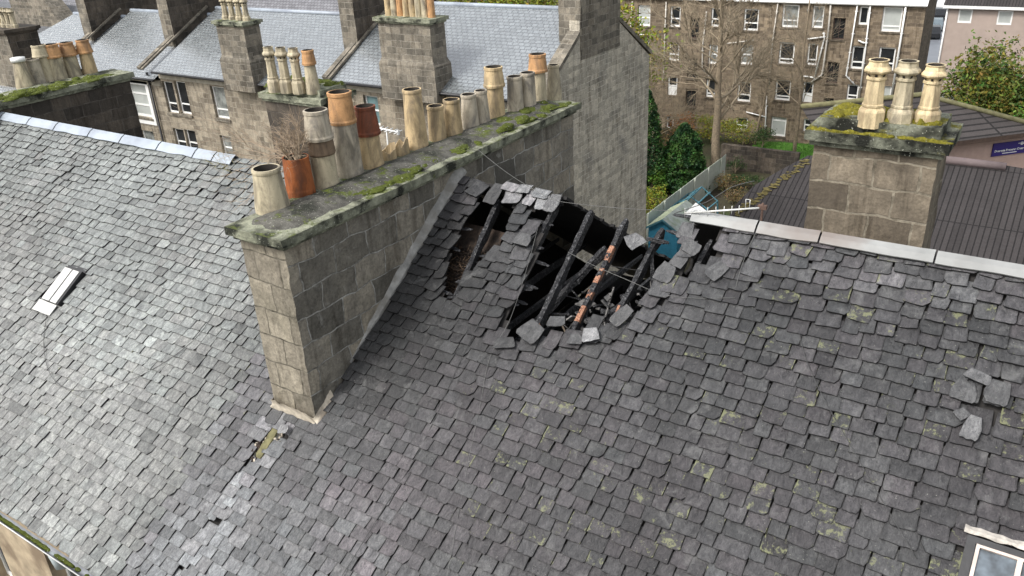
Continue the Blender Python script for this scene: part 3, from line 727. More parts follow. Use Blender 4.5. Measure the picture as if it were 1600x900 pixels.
def ptop(P, ty):
    lo, hi = 0, 3
    for _ in range(30):
        m_ = (lo+hi)/2
        if proj(P+Vector((0,0,m_)))[1] > ty: lo = m_
        else: hi = m_
    return lo
def leanm(ax, ay): return (Matrix.Rotation(ay, 3, 'Y') @ Matrix.Rotation(ax, 3, 'X'))
PZ = ZC+.05
def P_(bx, by, ty, w0, w1, mat, label, cowl=None, ring=True, parent=ST1, z=None, lean=(0,0), octo=False):
    z = PZ if z is None else z
    b = potpos(bx, by, z); dpt = proj(b)[2]; h = ptop(b, ty); k = dpt/F_PX/2
    L = leanm(*lean)
    if octo: o = pot_oct('chimney_pot', b, h, w0*k*.8, mat, parent, L, rnd.uniform(0,.7))
    else:
        cw = None
        if cowl: cy_, rb_, rt_, cm = cowl; cw = (h-ptop(b, cy_), rb_*k, rt_*k, cm)
        o = pot_plain('chimney_pot', b, h, w0*k, w1*k, mat, parent, L, cw, ring)
    if label: o['label'] = label
    return b, h
P_(426,322,262,53,42,P_CREAM,'plain cream pot nearest the front of the stack')
P_(470,297,245,44,41,P_TER,'deep orange terracotta pot holding a dead shrub', ring=False)
P_(510,285,171,39,38,P_CREAM,'buff pot with a brown collar and a grey cream cowl', (212,42,35,P_GREY))
P_(547,268,143,42,39,P_GREY,'tall grey pot with an orange cowl', (187,40,35,P_ORA))
P_(581,255,165,38,33,P_BUFF,'leaning pot with a dark red brown cowl', (205,38,30,P_RED))
P_(652,226,139,35,28,P_BUFF,'tall plain buff pot standing alone')
P_(684,214,165,27,25,P_BUFF,'short buff pot with a black rim')
P_(709,206,155,29,25,P_BUFF,None)
P_(735,196,147,28,23,P_GREY,None)
P_(754,190,141,25,19,P_GREY,None)
P_(775,180,104,29,27,P_BUFF,'three tier buff pot', (131,32,27,P_BUFF))
P_(806,172,119,26,23,P_GREY,None)
P_(826,167,113,25,22,P_GREY,None)
P_(842,157,84,26,23,P_CREAM,'cream pot with a warm orange cowl', (108,29,25,P_ORA))
P_(866,150,101,24,17,P_CREAM,None)
# brown collar on the third pot
b = potpos(510,285,PZ); mb = MB(); kk = proj(b)[2]/F_PX/2
z0_ = ptop(b,240); z1_ = ptop(b,212); mb.lathe([(41*kk,z0_),(43*kk,z0_+.02),(39*kk,z1_),(30*kk,z1_)], 28, b, None, .03); mb.build('pot_collar', P_BRN, ST1)
# broken stubs
def stub(bx, by, w0, hh):
    b = potpos(bx, by, PZ); k = proj(b)[2]/F_PX/2; mb = MB(); n = 20; vs = []; r = w0*k
    for i in range(n):
        t = 2*math.pi*i/n; hb = hh*(.45+.55*nz(math.cos(t)*1.5+bx, math.sin(t)*1.5, 0)+.35*math.cos(t-1))
        for rr, z in ((r,-.05),(r*.97,max(.03,hb)),(r*.85,max(.03,hb)),(r*.85,-.05)): vs.append(b+Vector((math.cos(t)*rr, math.sin(t)*rr, z)))
    mb.add(vs, [(i*4+k_, ((i+1)%n)*4+k_, ((i+1)%n)*4+k_+1, i*4+k_+1) for i in range(n) for k_ in range(3)], 0)
    o = mb.build('chimney_pot', P_BUFF, ST1, origin=b); o['label'] = 'broken stub of a buff pot'
stub(606,243,28,.22); stub(625,236,30,.3)
# mortar fillet where the stack meets the slates, cream mortar at the foot
mb = MB(); vs = []; K = 70
for i in range(K+1):
    t = i/K; v = 2.7+t*(VRID+.17-2.7); wd = (.05+.03*nz(v*2,1,1)+.05*t)*min(1,t*4+.05)
    vs += [rp(SX1-.03, v, (.1+.1*t+.05*nz(v*4,2,2))*min(1,t*4)+.02), rp(SX1+wd*.4, v, (.06+.04*t+.03*nz(v*5,3,3))*min(1,t*4)+.03), rp(SX1+wd, v, .045), rp(SX1+wd, v, -.02)]
mb.add(vs, [(i*4+k, (i+1)*4+k, (i+1)*4+k+1, i*4+k+1) for i in range(K) for k in range(3)], 0)
mb.build('mortar_fillet', MORTAR, T1)
mb = MB(); vs = []; fs = []; ring_ = []
n = 40
for lay, (off, hz) in enumerate(((.0,.24),(.012,.17),(.03,.1),(.07,.045),(.08,-.05))):
    for k in range(n+1):
        t = k/n
        if t < .2: px_, vy = SX0-off, 2.15-(t/.2)*.45-off*.8
        elif t < .75: px_, vy = SX0-off+(SX1-SX0+2*off)*((t-.2)/.55), 1.66-off
        else: px_, vy = SX1+off, 1.66-off+((t-.75)/.25)*.5
        vs.append(rp(px_+.02*nz(k*.5,lay,1), vy+.03*nz(k*.4,lay,5), hz*(1-.3*abs(nz(k*.6,lay,2)))*(1 if t < .72 else .45)*(1 if t > .2 else .6) if lay < 4 else hz))
for l in range(4):
    for k in range(n): fs.append((l*(n+1)+k, l*(n+1)+k+1, (l+1)*(n+1)+k+1, (l+1)*(n+1)+k))
mb.add(vs, fs, 0, None, True); mb.build('mortar_skirt', MORTAR_C, T1)
# rubble filled gap below the stack and pale cement line running down
mb = MB()
for k in range(260):
    x = rb.uniform(386,440); y = rb.uniform(668,724)
    if not inpoly(x, y, RUB): continue
    p = onR(x, y, -.02); lump(mb, p, rb.uniform(.015,.06), rb.uniform(.015,.05), rb.uniform(.015,.045), k, 7, .6, rb.choice((0,1,1,2,2)), .05)
mb.build('rubble_fill', [MORTAR_C, NEST, HAUNCH], T1)
beam('old_timber_plate', onR(432,672,.0), onR(404,716,.0), .16, .08, plain('mossed_board', (.13,.12,.06), .95, .4, 12), T1, (), 10, 2)
# second stack behind the ridge with three octagonal pots
X0, X1, Y0, Y1 = -3.06, -1.36, 12.5, 13.45
mb = MB(); rough_box(mb, (X0, Y0, -8), (X1, Y1, -3.72), .14, .014, faces='xXyY'); ST2 = mb.build('chimney_stack', STONE_BROWN, T1); ST2['label'] = 'brown ashlar stack behind the ridge with three octagonal pots'
stack_cap('stack_cope', X0, X1, Y0, Y1, -3.74, -3.5, .13, CAP_MOSS2, ST2)
mb = MB(); rough_box(mb, (X0+.03, Y0+.03, -3.52), (X1-.03, Y1-.03, -3.33), .1, .022); mb.build('blocking_course', CAP_MOSS2, ST2)
mb = MB()
for k in range(60): lump(mb, (rb.uniform(X0+.15,X1-.15), rb.uniform(Y0+.1,Y1-.2), -3.34), rb.uniform(.06,.2), rb.uniform(.05,.14), rb.uniform(.03,.09), k, 9, .5)
for k in range(26): lump(mb, (rb.uniform(X0-.05,X1+.05), Y0+rb.uniform(-.08,-.02), -3.5), rb.uniform(.05,.14), rb.uniform(.03,.06), rb.uniform(.02,.05), k, 9, .5)
mb.build('moss_clumps', MOSS_Y, ST2)
for a in ((1361,184,93,40,'pale octagonal pot at the left of three'),(1406,186,95,38,'browned octagonal pot in the middle of three'),(1448,187,101,38,'yellow cream octagonal pot at the right of three')):
    P_(a[0],a[1],a[2],a[3],0,P_PALE if a[3] == 40 or a[0] == 1448 else P_CREAM,a[4],parent=ST2,z=-3.3,octo=True)
# big rooflight at the corner
mb = MB(); u0,u1,v0,v1 = .1,1.4,1.7,3.1
def rbox(mb, a, b, c, d_, h0, h1, mat=0): mb.add([rp(a,c,h0),rp(b,c,h0),rp(b,d_,h0),rp(a,d_,h0),rp(a,c,h1),rp(b,c,h1),rp(b,d_,h1),rp(a,d_,h1)], [(3,2,1,0),(4,5,6,7),(0,1,5,4),(1,2,6,5),(2,3,7,6),(3,0,4,7)], mat)
for q in ((u0-.06,u0+.03,v0,v1),(u1-.05,u1+.05,v0,v1),(u0+.03,u1-.05,v1-.07,v1-.0),(u0+.03,u1-.05,v0,v0+.1)): rbox(mb, *q, -.1, .07)
RL = mb.build('rooflight', BLACKP, T1)
mb = MB()
for q in ((u0+.04,u0+.075,v0+.1,v1-.07),(u0+.42,u0+.47,v0+.1,v1-.07),(u0+.82,u0+.87,v0+.1,v1-.07),(u0+.075,u0+.42,v1-.1,v1-.07),(u0+.47,u0+.82,v1-.1,v1-.07)): rbox(mb, *q, 0, .075)
mb.build('glazing_bar', plain('aged_cream_paint', (.5,.42,.37), .6, .2, 8), RL)
mb = MB(); rbox(mb, u0+.03, u1-.05, v0+.1, v1-.07, .02, .03); mb.build('pane', GL_SKY, RL)
mb = MB(); vs = []; K = 30
for i in range(K+1):
    u = .0+i/K*1.5; vs += [rp(u, v1+.11+.05*nz(u*6,0,1), .055), rp(u, v1+.05, .1+.02*nz(u*9,0,3)), rp(u, v1+.01+.03*nz(u*8,1,1), .095)]
mb.add(vs, [(i*3+k, (i+1)*3+k, (i+1)*3+k+1, i*3+k+1) for i in range(K) for k in range(2)]); mb.build('mortar_bead', plain('white_mortar', (.42,.39,.35), .9, .4, 9, bmp=.9), RL)

# ================================================================== LEFT TENEMENT
T2 = thing('neighbouring_tenement', (-16, 4, GZ), 'pale slated tenement left of the long stack with a small steel rooflight', 'building')
VR2 = 6.0
def skyN(u, v): return False
slates('slate_covering', -27, UL-.02, -1.78, VR2, T2, None, .187, .2, .36)
sarking('sarking_board', -27, UL, -1.7, VR2-.03, T2)
R2 = rp(0, VR2)
mb = MB(); mb.add([Vector((-27,R2.y,R2.z-.02)),Vector((SX0,R2.y,R2.z-.02)),Vector((SX0,R2.y+6.5,R2.z-4.4)),Vector((-27,R2.y+6.5,R2.z-4.4))], [(3,2,1,0)]); mb.build('rear_roof_slope', SL_FAR, T2)
xl = [ruv(x, y)[0] for x, y in ((10,182),(50,192),(92,200),(145,211),(193,222),(252,232),(310,241),(342,244),(372,249))]
xl = [-27,-25]+xl
flashing('ridge_flashing', xl, 5.80, VR2+.0, ZINC, T2, .15, .085, .012)
ez = rp(0,-1.78)
yW = 4.62
mb = MB()
def wall_open(mb, plane, c, a0, a1, z0, z1, ops, depth=.18, sgn=1, mat=0, rmat=0):
    """wall in plane X=c or Y=c facing -axis*sgn with rectangular openings and reveals"""
    A = sorted(set([a0, a1]+[o[0] for o in ops]+[o[1] for o in ops])); Zs = sorted(set([z0, z1]+[o[2] for o in ops]+[o[3] for o in ops]))
    A = [x for x in A if a0 <= x <= a1]; Zs = [x for x in Zs if z0 <= x <= z1]
    def P(a, z, d_=0): return (a, c+d_*sgn, z) if plane == 'Y' else (c+d_*sgn, a, z)
    for i in range(len(A)-1):
        for j in range(len(Zs)-1):
            ca, cz = (A[i]+A[i+1])/2, (Zs[j]+Zs[j+1])/2
            if any(o[0] < ca < o[1] and o[2] < cz < o[3] for o in ops): continue
            mb.quad(P(A[i],Zs[j]), P(A[i+1],Zs[j]), P(A[i+1],Zs[j+1]), P(A[i],Zs[j+1]), mat)
    for o in ops:
        a, b, c0, d_ = o[:4]
        mb.quad(P(a,c0),P(a,c0,depth),P(a,d_,depth),P(a,d_),rmat); mb.quad(P(b,c0,depth),P(b,c0),P(b,d_),P(b,d_,depth),rmat)
        mb.quad(P(a,d_),P(a,d_,depth),P(b,d_,depth),P(b,d_),rmat); mb.quad(P(a,c0,depth),P(a,c0),P(b,c0),P(b,c0,depth),rmat)
def window(parent, x0, x1, z0, z1, y, pane, fr=.07, rails=(.5,), mull=(), frame=WHITE, sill=None, depth=.16, door=None, lab=None):
    mb = MB(); yy = y+depth-.06
    mb.box((x0,yy,z0),(x0+fr,yy+.06,z1)); mb.box((x1-fr,yy,z0),(x1,yy+.06,z1)); mb.box((x0+fr,yy,z0),(x1-fr,yy+.06,z0+fr*1.3)); mb.box((x0+fr,yy,z1-fr),(x1-fr,yy+.06,z1))
    for r_ in rails: zz = z0+(z1-z0)*r_; mb.box((x0+fr,yy-.005,zz-fr*.45),(x1-fr,yy+.055,zz+fr*.45))
    for r_ in mull: xx = x0+(x1-x0)*r_; mb.box((xx-fr*.35,yy-.008,z0+fr*1.3),(xx+fr*.35,yy+.05,z1-fr))
    o = mb.build('window', frame, parent, origin=(x0,yy,z0))
    mb = MB(); zs = z0 if door is None else z0+(z1-z0)*door
    mb.quad((x0,yy+.03,zs),(x1,yy+.03,zs),(x1,yy+.03,z1),(x0,yy+.03,z1)); mb.build('pane', pane, o, origin=(x0,yy,z0))
    if door is not None: mb = MB(); mb.box((x0+fr,yy+.01,z0+fr),(x1-fr,yy+.04,zs)); mb.build('lower_panel', frame, o, origin=(x0,yy,z0))
    if sill: mb = MB(); mb.box((x0-.08,y-.07,z0-.13),(x1+.08,y+depth-.01,z0-.003)); mb.build('sill', sill, o, origin=(x0,yy,z0))
    if lab: o['label'] = lab
    return o
wl = onY(20,870,yW); ops = [(-14.05, -12.9, -13.0, -10.35), (-17.2,-16.1,-13,-10.35),(-11.2,-10.2,-13,-10.35)]
wall_open(mb, 'Y', yW, -27, -9.6, GZ, ez.z-.12, ops, .3)
mr = MB(); mr.box((-27.0,16.5,GZ),(-9.7,16.9,-9.3)); mr.build('rear_wall', STONE_TERR, T2); mb.build('wall', plain('worn_sandstone', (.36,.29,.2), .9, .3, 3, bmp=.9, stain=(.2,.15,.1)), T2)
for o_ in ops: window(T2, o_[0], o_[1], o_[2], o_[3], yW, GL_D, .08, (.5,), depth=.3)
mb = MB(); K = 60; vs = []
for i in range(K+1):
    x = -27+i/K*(27-9.5)
    for k in range(7):
        t = math.pi+math.pi*k/6; vs.append((x, ez.y-.06+.07*math.cos(t), ez.z-.02+.07*math.sin(t)+.006*nz(x*2,0,0)))
mb.add(vs, [(i*7+k, i*7+k+1, (i+1)*7+k+1, (i+1)*7+k) for i in range(K) for k in range(6)], 0, None, True)
mb.tube([(-27, ez.y-.135, ez.z-.01),(-9.5, ez.y-.135, ez.z-.01)], .012, 6, 1)
for k in range(24): lump(mb, (rb.uniform(-14,-11), ez.y-.04, ez.z-.08), rb.uniform(.04,.2), .04, .025, k, 8, .5, 2)
mb.build('gutter', [LEADM, ALU, MOSS], T2)
gx = onY(88,880,ez.y-.05).x
mb = MB(); mb.tube([(gx, ez.y-.05, ez.z-.08),(gx, ez.y-.03, ez.z-.35),(gx+.02, yW-.1, ez.z-.6),(gx+.02, yW-.1, GZ)], .075, 16); mb.tube([(gx+.015, yW-.11, ez.z-.55),(gx+.02, yW-.1, ez.z-.7)], .1, 16); mb.build('downpipe', GREYP, T2)
# small rooflight, raised steel box
c = [ruv(*p) for p in ((112,421),(137,429),(93,479),(68,468))]
uA, uB = (c[0][0]+c[3][0])/2, (c[1][0]+c[2][0])/2; vA, vB = (c[2][1]+c[3][1])/2, (c[0][1]+c[1][1])/2
mb = MB(); rbox(mb, uA, uB, vA, vB, -.05, .1); rbox(mb, uA-.03, uB+.03, vB, vB+.09, -.02, .05)
RL2 = mb.build('rooflight', BLACKP, T2); um = (uA+uB)/2
STEEL = plain('bright_sheet_steel', (.5,.5,.48), .4, .08, 3, bmp=0)
mb = MB(); rbox(mb, uA+.02, um-.02, vA, vB-.03, .102, .115); rbox(mb, um+.02, uB-.06, vA, vB-.03, .102, .115); mb.build('cover_panel', STEEL, RL2)
mb = MB(); rbox(mb, uA-.1, uB-.06, vA-.26, vA-.02, .05, .065); mb.build('apron_flashing', STEEL, RL2)
# gable stack at the far left
mb = MB(); rough_box(mb, (-24.4, 6.6, -9), (-23.5, 14.4, -4.72), .2, .016, faces='xXyY'); S3 = mb.build('chimney_stack', STONE_DARK, T2); S3['label'] = 'dark long stack at the far left ridge end'
stack_cap('stack_cope', -24.4, -23.5, 6.6, 14.4, -4.74, -4.5, .12, CAP_MOSS, S3)
mb = MB()
for k in range(60): lump(mb, (rb.uniform(-23.95,-23.42), rb.uniform(9.5,13.9), -4.52), rb.uniform(.08,.2), rb.uniform(.1,.35), rb.uniform(.04,.12), k, 9, .5)
mb.build('moss_clumps', MOSS, S3)
zL = -4.48
P_(40,133,94,27,17,P_CREAM,'cream pot with a white cap',parent=S3,z=zL)
P_(60,128,92,22,20,P_GREY,None,parent=S3,z=zL)
P_(75,124,70,22,20,P_CREAM,None,(86,24,20,P_CREAM),parent=S3,z=zL)
P_(92,121,69,26,23,P_CREAM,'grey pot with a deep orange cowl',(87,27,22,P_ORA),parent=S3,z=zL)
P_(116,116,66,23,20,P_CREAM,None,(84,25,19,P_ORA),parent=S3,z=zL)
P_(141,112,62,22,19,P_BUFF,None,(80,23,18,P_ORA),parent=S3,z=zL)
b = potpos(40,133,zL); mb = MB(); mb.tube([b+Vector((0,0,ptop(b,96))), b+Vector((0,0,ptop(b,90)))], .19, 20); mb.build('pot_cap', WHITE, S3)
# rear stack with four pots
X0, X1, Y0, Y1 = -15.25, -13.45, 12.5, 13.4
mb = MB(); rough_box(mb, (X0, Y0, -9), (X1, Y1, -4.15), .2, .014, faces='xXyY'); S4 = mb.build('chimney_stack', STONE_DARK, T2); S4['label'] = 'small mossy stack behind the ridge with four pots'
stack_cap('stack_cope', X0, X1, Y0, Y1, -4.17, -3.98, .1, CAP_MOSS, S4); mb = MB(); rough_box(mb, (X0+.04,Y0+.04,-3.99),(X1-.04,Y1-.04,-3.82), .15, .02); mb.build('blocking_course', CAP_MOSS, S4)
mb = MB()
for k in range(50): lump(mb, (rb.uniform(X0+.1,X1-.1), rb.uniform(Y0+.05,Y1-.1), -3.84), rb.uniform(.08,.18), rb.uniform(.08,.18), rb.uniform(.04,.09), k, 9, .5)
mb.build('moss_clumps', MOSS, S4)
for x, y, t in ((429,135,73),(448,136,74),(467,137,75)): P_(x,y,t,20,0,P_CREAM,None,parent=S4,z=-3.78,octo=True)
P_(489,137,78,21,17,P_CREAM,'plain pot with an orange cowl',(97,21,18,P_ORA),parent=S4,z=-3.78)

# ================================================================== loose slates
def loose(px, py, wpx, hpx, rz_, label, shade, h=.09, tilt=0.0, grp='slates lying loose round the burnt hole'):
    u, v = ruv(px, py); P0 = rp(u, v, h); k = proj(P0)[2]/F_PX; mb = MB()
    wd, ht = wpx*k, hpx*k*1.1
    shade *= .46; wd *= .95; ht *= .95
    col = (shade, shade*1.0, shade*1.03, .1)
    slate_piece(mb, u, v-ht/2, wd, ht, h+tilt, h, .011, rz_, col, 1.5, True)
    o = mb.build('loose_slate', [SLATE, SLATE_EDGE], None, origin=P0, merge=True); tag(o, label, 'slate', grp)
loose(772,303,24,38,-.05,'dark slate left hanging alone near the ridge between two charred rafters',.1,.03)
loose(864,318,25,36,-.05,'pale ashen slate capping the top of a charred rafter',.26,.05)
loose(1008,380,30,30,.9,'light grey slate snagged on the top of the rightmost bare rafter',.3,.14)
loose(830,520,44,36,-.35,'big rounded grey slate at the lower left lip of the hole',.14,.1,.05)
loose(933,528,30,26,.5,'small bright grey slate lying flat below the hole',.5,.12,.02)
loose(968,492,24,42,-.45,'long slate with a yellow edge leaning below the rightmost bare rafter',.13,.1)
loose(1074,362,27,30,.05,'topmost slate of the leaning column between the two gaps',.2,.05)
loose(1078,388,32,26,-.35,'second slate down the leaning column between the two gaps',.16,.09)
loose(1062,404,26,36,-.25,'third slate down the leaning column between the two gaps',.17,.07)
loose(1040,428,32,36,-.15,'broad grey slate at the foot of the leaning column of slates',.15,.08)
loose(1115,425,26,34,-.5,'grey slate tilted over the right edge of the small gap',.17,.09,.03)
loose(890,500,1,1,0,'x',.1) if False else None
loose(875,505,34,22,.3,'curled grey slate at the foot of the rafter with orange patches',.15,.06,.04)
loose(795,540,38,20,.35,'dark slate slipped sideways below the left corner of the hole',.09,.08,.03)
loose(905,535,26,20,.25,'narrow grey slate just left of the small bright slate',.15,.1,.03)
loose(820,378,34,24,-.1,'wide ash grey slate across the top of the narrow slate strip',.17,.1,.02)
G2 = 'slates displaced round the small break at the right'
loose(1516,668,28,44,-.12,'pale blotched slate slipped below the small break at the right',.3,.055,.015,G2)
loose(1505,613,38,34,-.1,'thick rounded slate left of the small break at the right',.16,.055,.015,G2)
loose(1526,590,40,20,-.2,'pale rounded slate along the top of the small break at the right',.24,.055,.015,G2)
loose(1556,615,36,42,-.1,'mottled slate bulging up right of the small break at the right',.15,.055,.015,G2)
loose(1496,645,20,20,-.7,'small yellow lichened slate wedged left of the slipped pale one',.18,.055,.015,G2)
loose(452,675,20,16,.35,'small pale slate wedged under the foot of the long stack',.4,.12,.02,'slates by the long stack')

# ================================================================== cables, aerials, dead shrub
def wire(pts, label, mat=WIRE, r=.006, h=.06, lift=None, name='roof_cable', cat='cable'):
    P = [onR(x, y, h if not lift else lift[i]) for i, (x, y) in enumerate(pts)]; Q = []
    for i in range(len(P)-1):
        a, b_, c, d_ = P[max(i-1,0)], P[i], P[i+1], P[min(i+2,len(P)-1)]
        for t in (0,.25,.5,.75): Q.append(.5*((2*b_)+(c-a)*t+(2*a-5*b_+4*c-d_)*t*t+(-a+3*b_-3*c+d_)*t*t*t))
    Q.append(P[-1]); mb = MB(); mb.tube(Q, r, 5); o = mb.build(name, mat, None, origin=P[0]); tag(o, label, cat, 'cables on the roof')
wire([(842,360),(826,420),(800,500),(768,560),(752,640),(735,720),(718,810),(700,910)], 'thin pale cable running down the slates from the narrow slate strip', WIREG, .0035)
wire([(806,410),(770,470),(720,570),(690,640),(650,720),(600,800),(570,850),(520,930)], 'dark cable running down the slates left of the pale one', WIRE, .005)
wire([(1248,520),(1262,570),(1290,630),(1330,700),(1370,770),(1432,875)], 'dark cable snaking down the slates towards the large rooflight', WIRE, .005)
wire([(78,486),(72,540),(84,590),(120,612),(180,606),(250,575),(310,530),(345,480)], 'thin cable looping on the pale slates below the small rooflight', WIRE, .005)
wire([(755,248),(800,283),(860,318),(900,335),(985,350),(1070,352)], 'slack wire strung over the burnt ridge gap', WIREG, .004, lift=[.25,.22,.18,.3,.4,.35])
wire([(888,395),(930,418),(980,440),(1030,462),(1075,470),(1150,470)], 'pale wire sagging across the rafters of the hole', WIREG, .004, lift=[.02,.05,.06,.08,.08,.08])
wire([(1060,352),(1110,338),(1150,322),(1186,316)], 'wire running up to the aerial on the zinc ridge', WIRE, .006, lift=[.3,.35,.45,.5])
wire([(1189,356),(1176,380),(1160,420),(1150,455)], 'short wire hanging from the aerial bracket over the slates', WIREG, .004, h=.07)
# television aerial
a0 = onY(1188,362,RY+.05)
AE = thing('television_aerial', a0, 'old aluminium television aerial clamped to the zinc ridge by a rusty bracket', 'aerial')
top_ = onY(1188,323,RY+.05)
mb = MB(); mb.tube([a0-Vector((.07,0,.05)), a0+Vector((0,0,.1))], .014, 6); mb.tube([a0-Vector((-.07,0,.05)), a0+Vector((0,0,.1))], .014, 6); mb.tube([a0, Vector((a0.x,a0.y,top_.z+.06))], .018, 8); mb.box((a0.x-.06,a0.y-.03,top_.z-.03),(a0.x+.06,a0.y+.03,top_.z+.03)); mb.build('mast_bracket', RUST, AE)
b0 = onY(1070,333,RY-.05); b1 = onY(1186,325,RY-.05)
mb = MB(); mb.tube([b0, b1], .014, 8); mb.build('boom', ALU, AE)
mb = MB()
for x in (1070,1081,1094,1107,1120,1133,1145,1156):
    t = (x-1070)/116; p = b0+(b1-b0)*t; hh = .075-.01*t*2; mb.tube([p+Vector((0,0,-hh)), p+Vector((0,0,hh))], .005, 5)
p = b0+(b1-b0)*.85
for sx in (-.03,.03): mb.tube([p+Vector((sx,0,0)), p+Vector((sx,0,.14))], .005, 5)
mb.tube([p+Vector((-.03,0,.14)), p+Vector((.03,0,.14))], .005, 5); mb.build('elements', ALU, AE)
a0 = onY(604,235,15.5); AE2 = thing('television_aerial', a0, 'small white aerial behind the broken chimney pots', 'aerial')
mb = MB(); t0, t1 = onY(586,199,15.5), onY(622,207,15.5); mb.tube([t0, t1], .03, 6); mb.box(tuple(t1-Vector((.03,.03,.06))), tuple(t1+Vector((.03,.03,.06)))); mb.build('boom', WHITE, AE2)
mb = MB()
for k in range(6):
    p = t0+(t1-t0)*(k/5); mb.tube([p-Vector((0,.16,.0)), p+Vector((0,.16,.02))], .012, 5)
mb.build('elements', WHITE, AE2); mb = MB(); mb.tube([(a0.x,a0.y,-8),((t0.x+t1.x)/2,a0.y,t0.z)], .02, 6); mb.build('mast', ALU, AE2)
def twigs(mb, p, d, L, r, lev, maxlev, spread=.5, seg=3, mat=0, nb=3, up=.05, sides=4, leaf=None):
    pts = [p]; dd = d.copy()
    for i in range(seg):
        dd = (dd+Vector((rb.gauss(0,.13),rb.gauss(0,.13),rb.gauss(0,.1)+up))).normalized(); pts.append(pts[-1]+dd*(L/seg))
    mb.tube(pts, [r*(1-.45*i/seg) for i in range(seg+1)], max(3, sides-lev), mat, cap=False)
    if leaf is not None and lev >= maxlev-1: leaf.append(pts[-1])
    if lev < maxlev:
        for k in range(nb+(rb.random() < .5)):
            t = rb.uniform(.3, 1.0); i = min(seg-1, int(t*seg)); q = pts[i]+(pts[i+1]-pts[i])*(t*seg-i)
            a = (dd+Vector((rb.gauss(0,spread),rb.gauss(0,spread),rb.gauss(0,spread*.8)+.05))).normalized()
            twigs(mb, q, a, L*rb.uniform(.55,.8), r*.58, lev+1, maxlev, spread, seg, mat, nb, up, sides, leaf)
p = potpos(470,297,PZ); hp = ptop(p,245)
DS = thing('dead_shrub', p+Vector((0,0,hp*.4)), 'dry leafless shrub growing out of the terracotta chimney pot', 'plant')
mb = MB()
for k in range(15):
    a = rb.uniform(0,6.3); twigs(mb, p+Vector((.05*math.cos(a),.05*math.sin(a),hp*.8)), Vector((math.cos(a)*.8-.7,math.sin(a)*.55,.8)).normalized(), rb.uniform(.3,.5), .014, 0, 3, .6, 3, 0, 3, .02)
for tgt in ((372,196),(392,250),(366,285),(400,300),(360,240)):
    q = onY(*tgt, p.y+.1); twigs(mb, p+Vector((0,0,hp*.85)), (q-p-Vector((0,0,hp))).normalized(), (q-p).length*.62, .009, 0, 3, .4, 4, 0, 3, 0)
mb.build('branches', TWIG, DS)
# weedy twigs on left ridge
mb = MB()
for k in range(9):
    q = onR(rb.uniform(325,375), rb.uniform(250,275), .05); twigs(mb, q, Vector((rb.gauss(0,.6),-.3,.5)).normalized(), .22, .004, 0, 2, .6, 3, 0, 2, 0)
o = mb.build('roof_weed', plain('yellow_twig', (.28,.24,.07), .9, .3, 10, bmp=0), None, origin=onR(350,262,0)); tag(o, 'sparse yellowish weed rooted in the slates just under the pale ridge', 'plant')

# ================================================================== TERRACE BEHIND
def gable_roof(mb, x0, x1, ye, ze, yr, zr, yb, zb, mat=0, th=.12):
    for a, b_, c, d_ in (((x0,ye,ze),(x1,ye,ze),(x1,yr,zr),(x0,yr,zr)), ((x0,yr,zr),(x1,yr,zr),(x1,yb,zb),(x0,yb,zb))):
        mb.quad(a,b_,c,d_,mat)
    mb.quad((x0,ye,ze-th),(x1,ye,ze-th),(x1,ye,ze),(x0,ye,ze),mat)
YE, YR_, YB = 26.0, 30.75, 35.4
sec = [(-27.5,-16.4,-7.4,-4.77,'grey terraced house with plain gable wall and the broad eight pot stack at its eaves'),
       (-40.2,-27.5,-7.92,-5.42,'terraced house with the narrow four pot stack rising from its eaves'),
       (-48.2,-40.2,-8.35,-5.8,'terraced house with the white trimmed tall window under its eaves'),
       (-57.5,-48.2,-8.6,-6.2,'end terraced house with a pale hipped roof at the far left')]
def w2(x0, y0, x1, y1, Y):   # pixel rectangle on plane Y
    xm, ym = (x0+x1)/2, (y0+y1)/2
    return onY(x0, ym, Y).x, onY(x1, ym, Y).x, onY(xm, y1, Y).z, onY(xm, y0, Y).z
wins = {0: [(570,150,592,196,GL_T,(.5,),()), (930,150,940,160,None,(),())][:1],
        1: [(258,128,274,176,GL_D,(.3,),()), (277,128,294,178,GL_D,(.3,),()), (333,136,354,185,GL_M,(.28,),()), (274,202,290,238,GL_D,(.45,),()), (292,204,308,240,GL_D,(.45,),()), (347,213,363,250,GL_M,(.5,),())],
        2: [(205,132,233,182,GL_C,(.36,.7),()), (224,205,243,240,GL_M,(.5,),())], 3: []}
YF = 26.35
HS = []
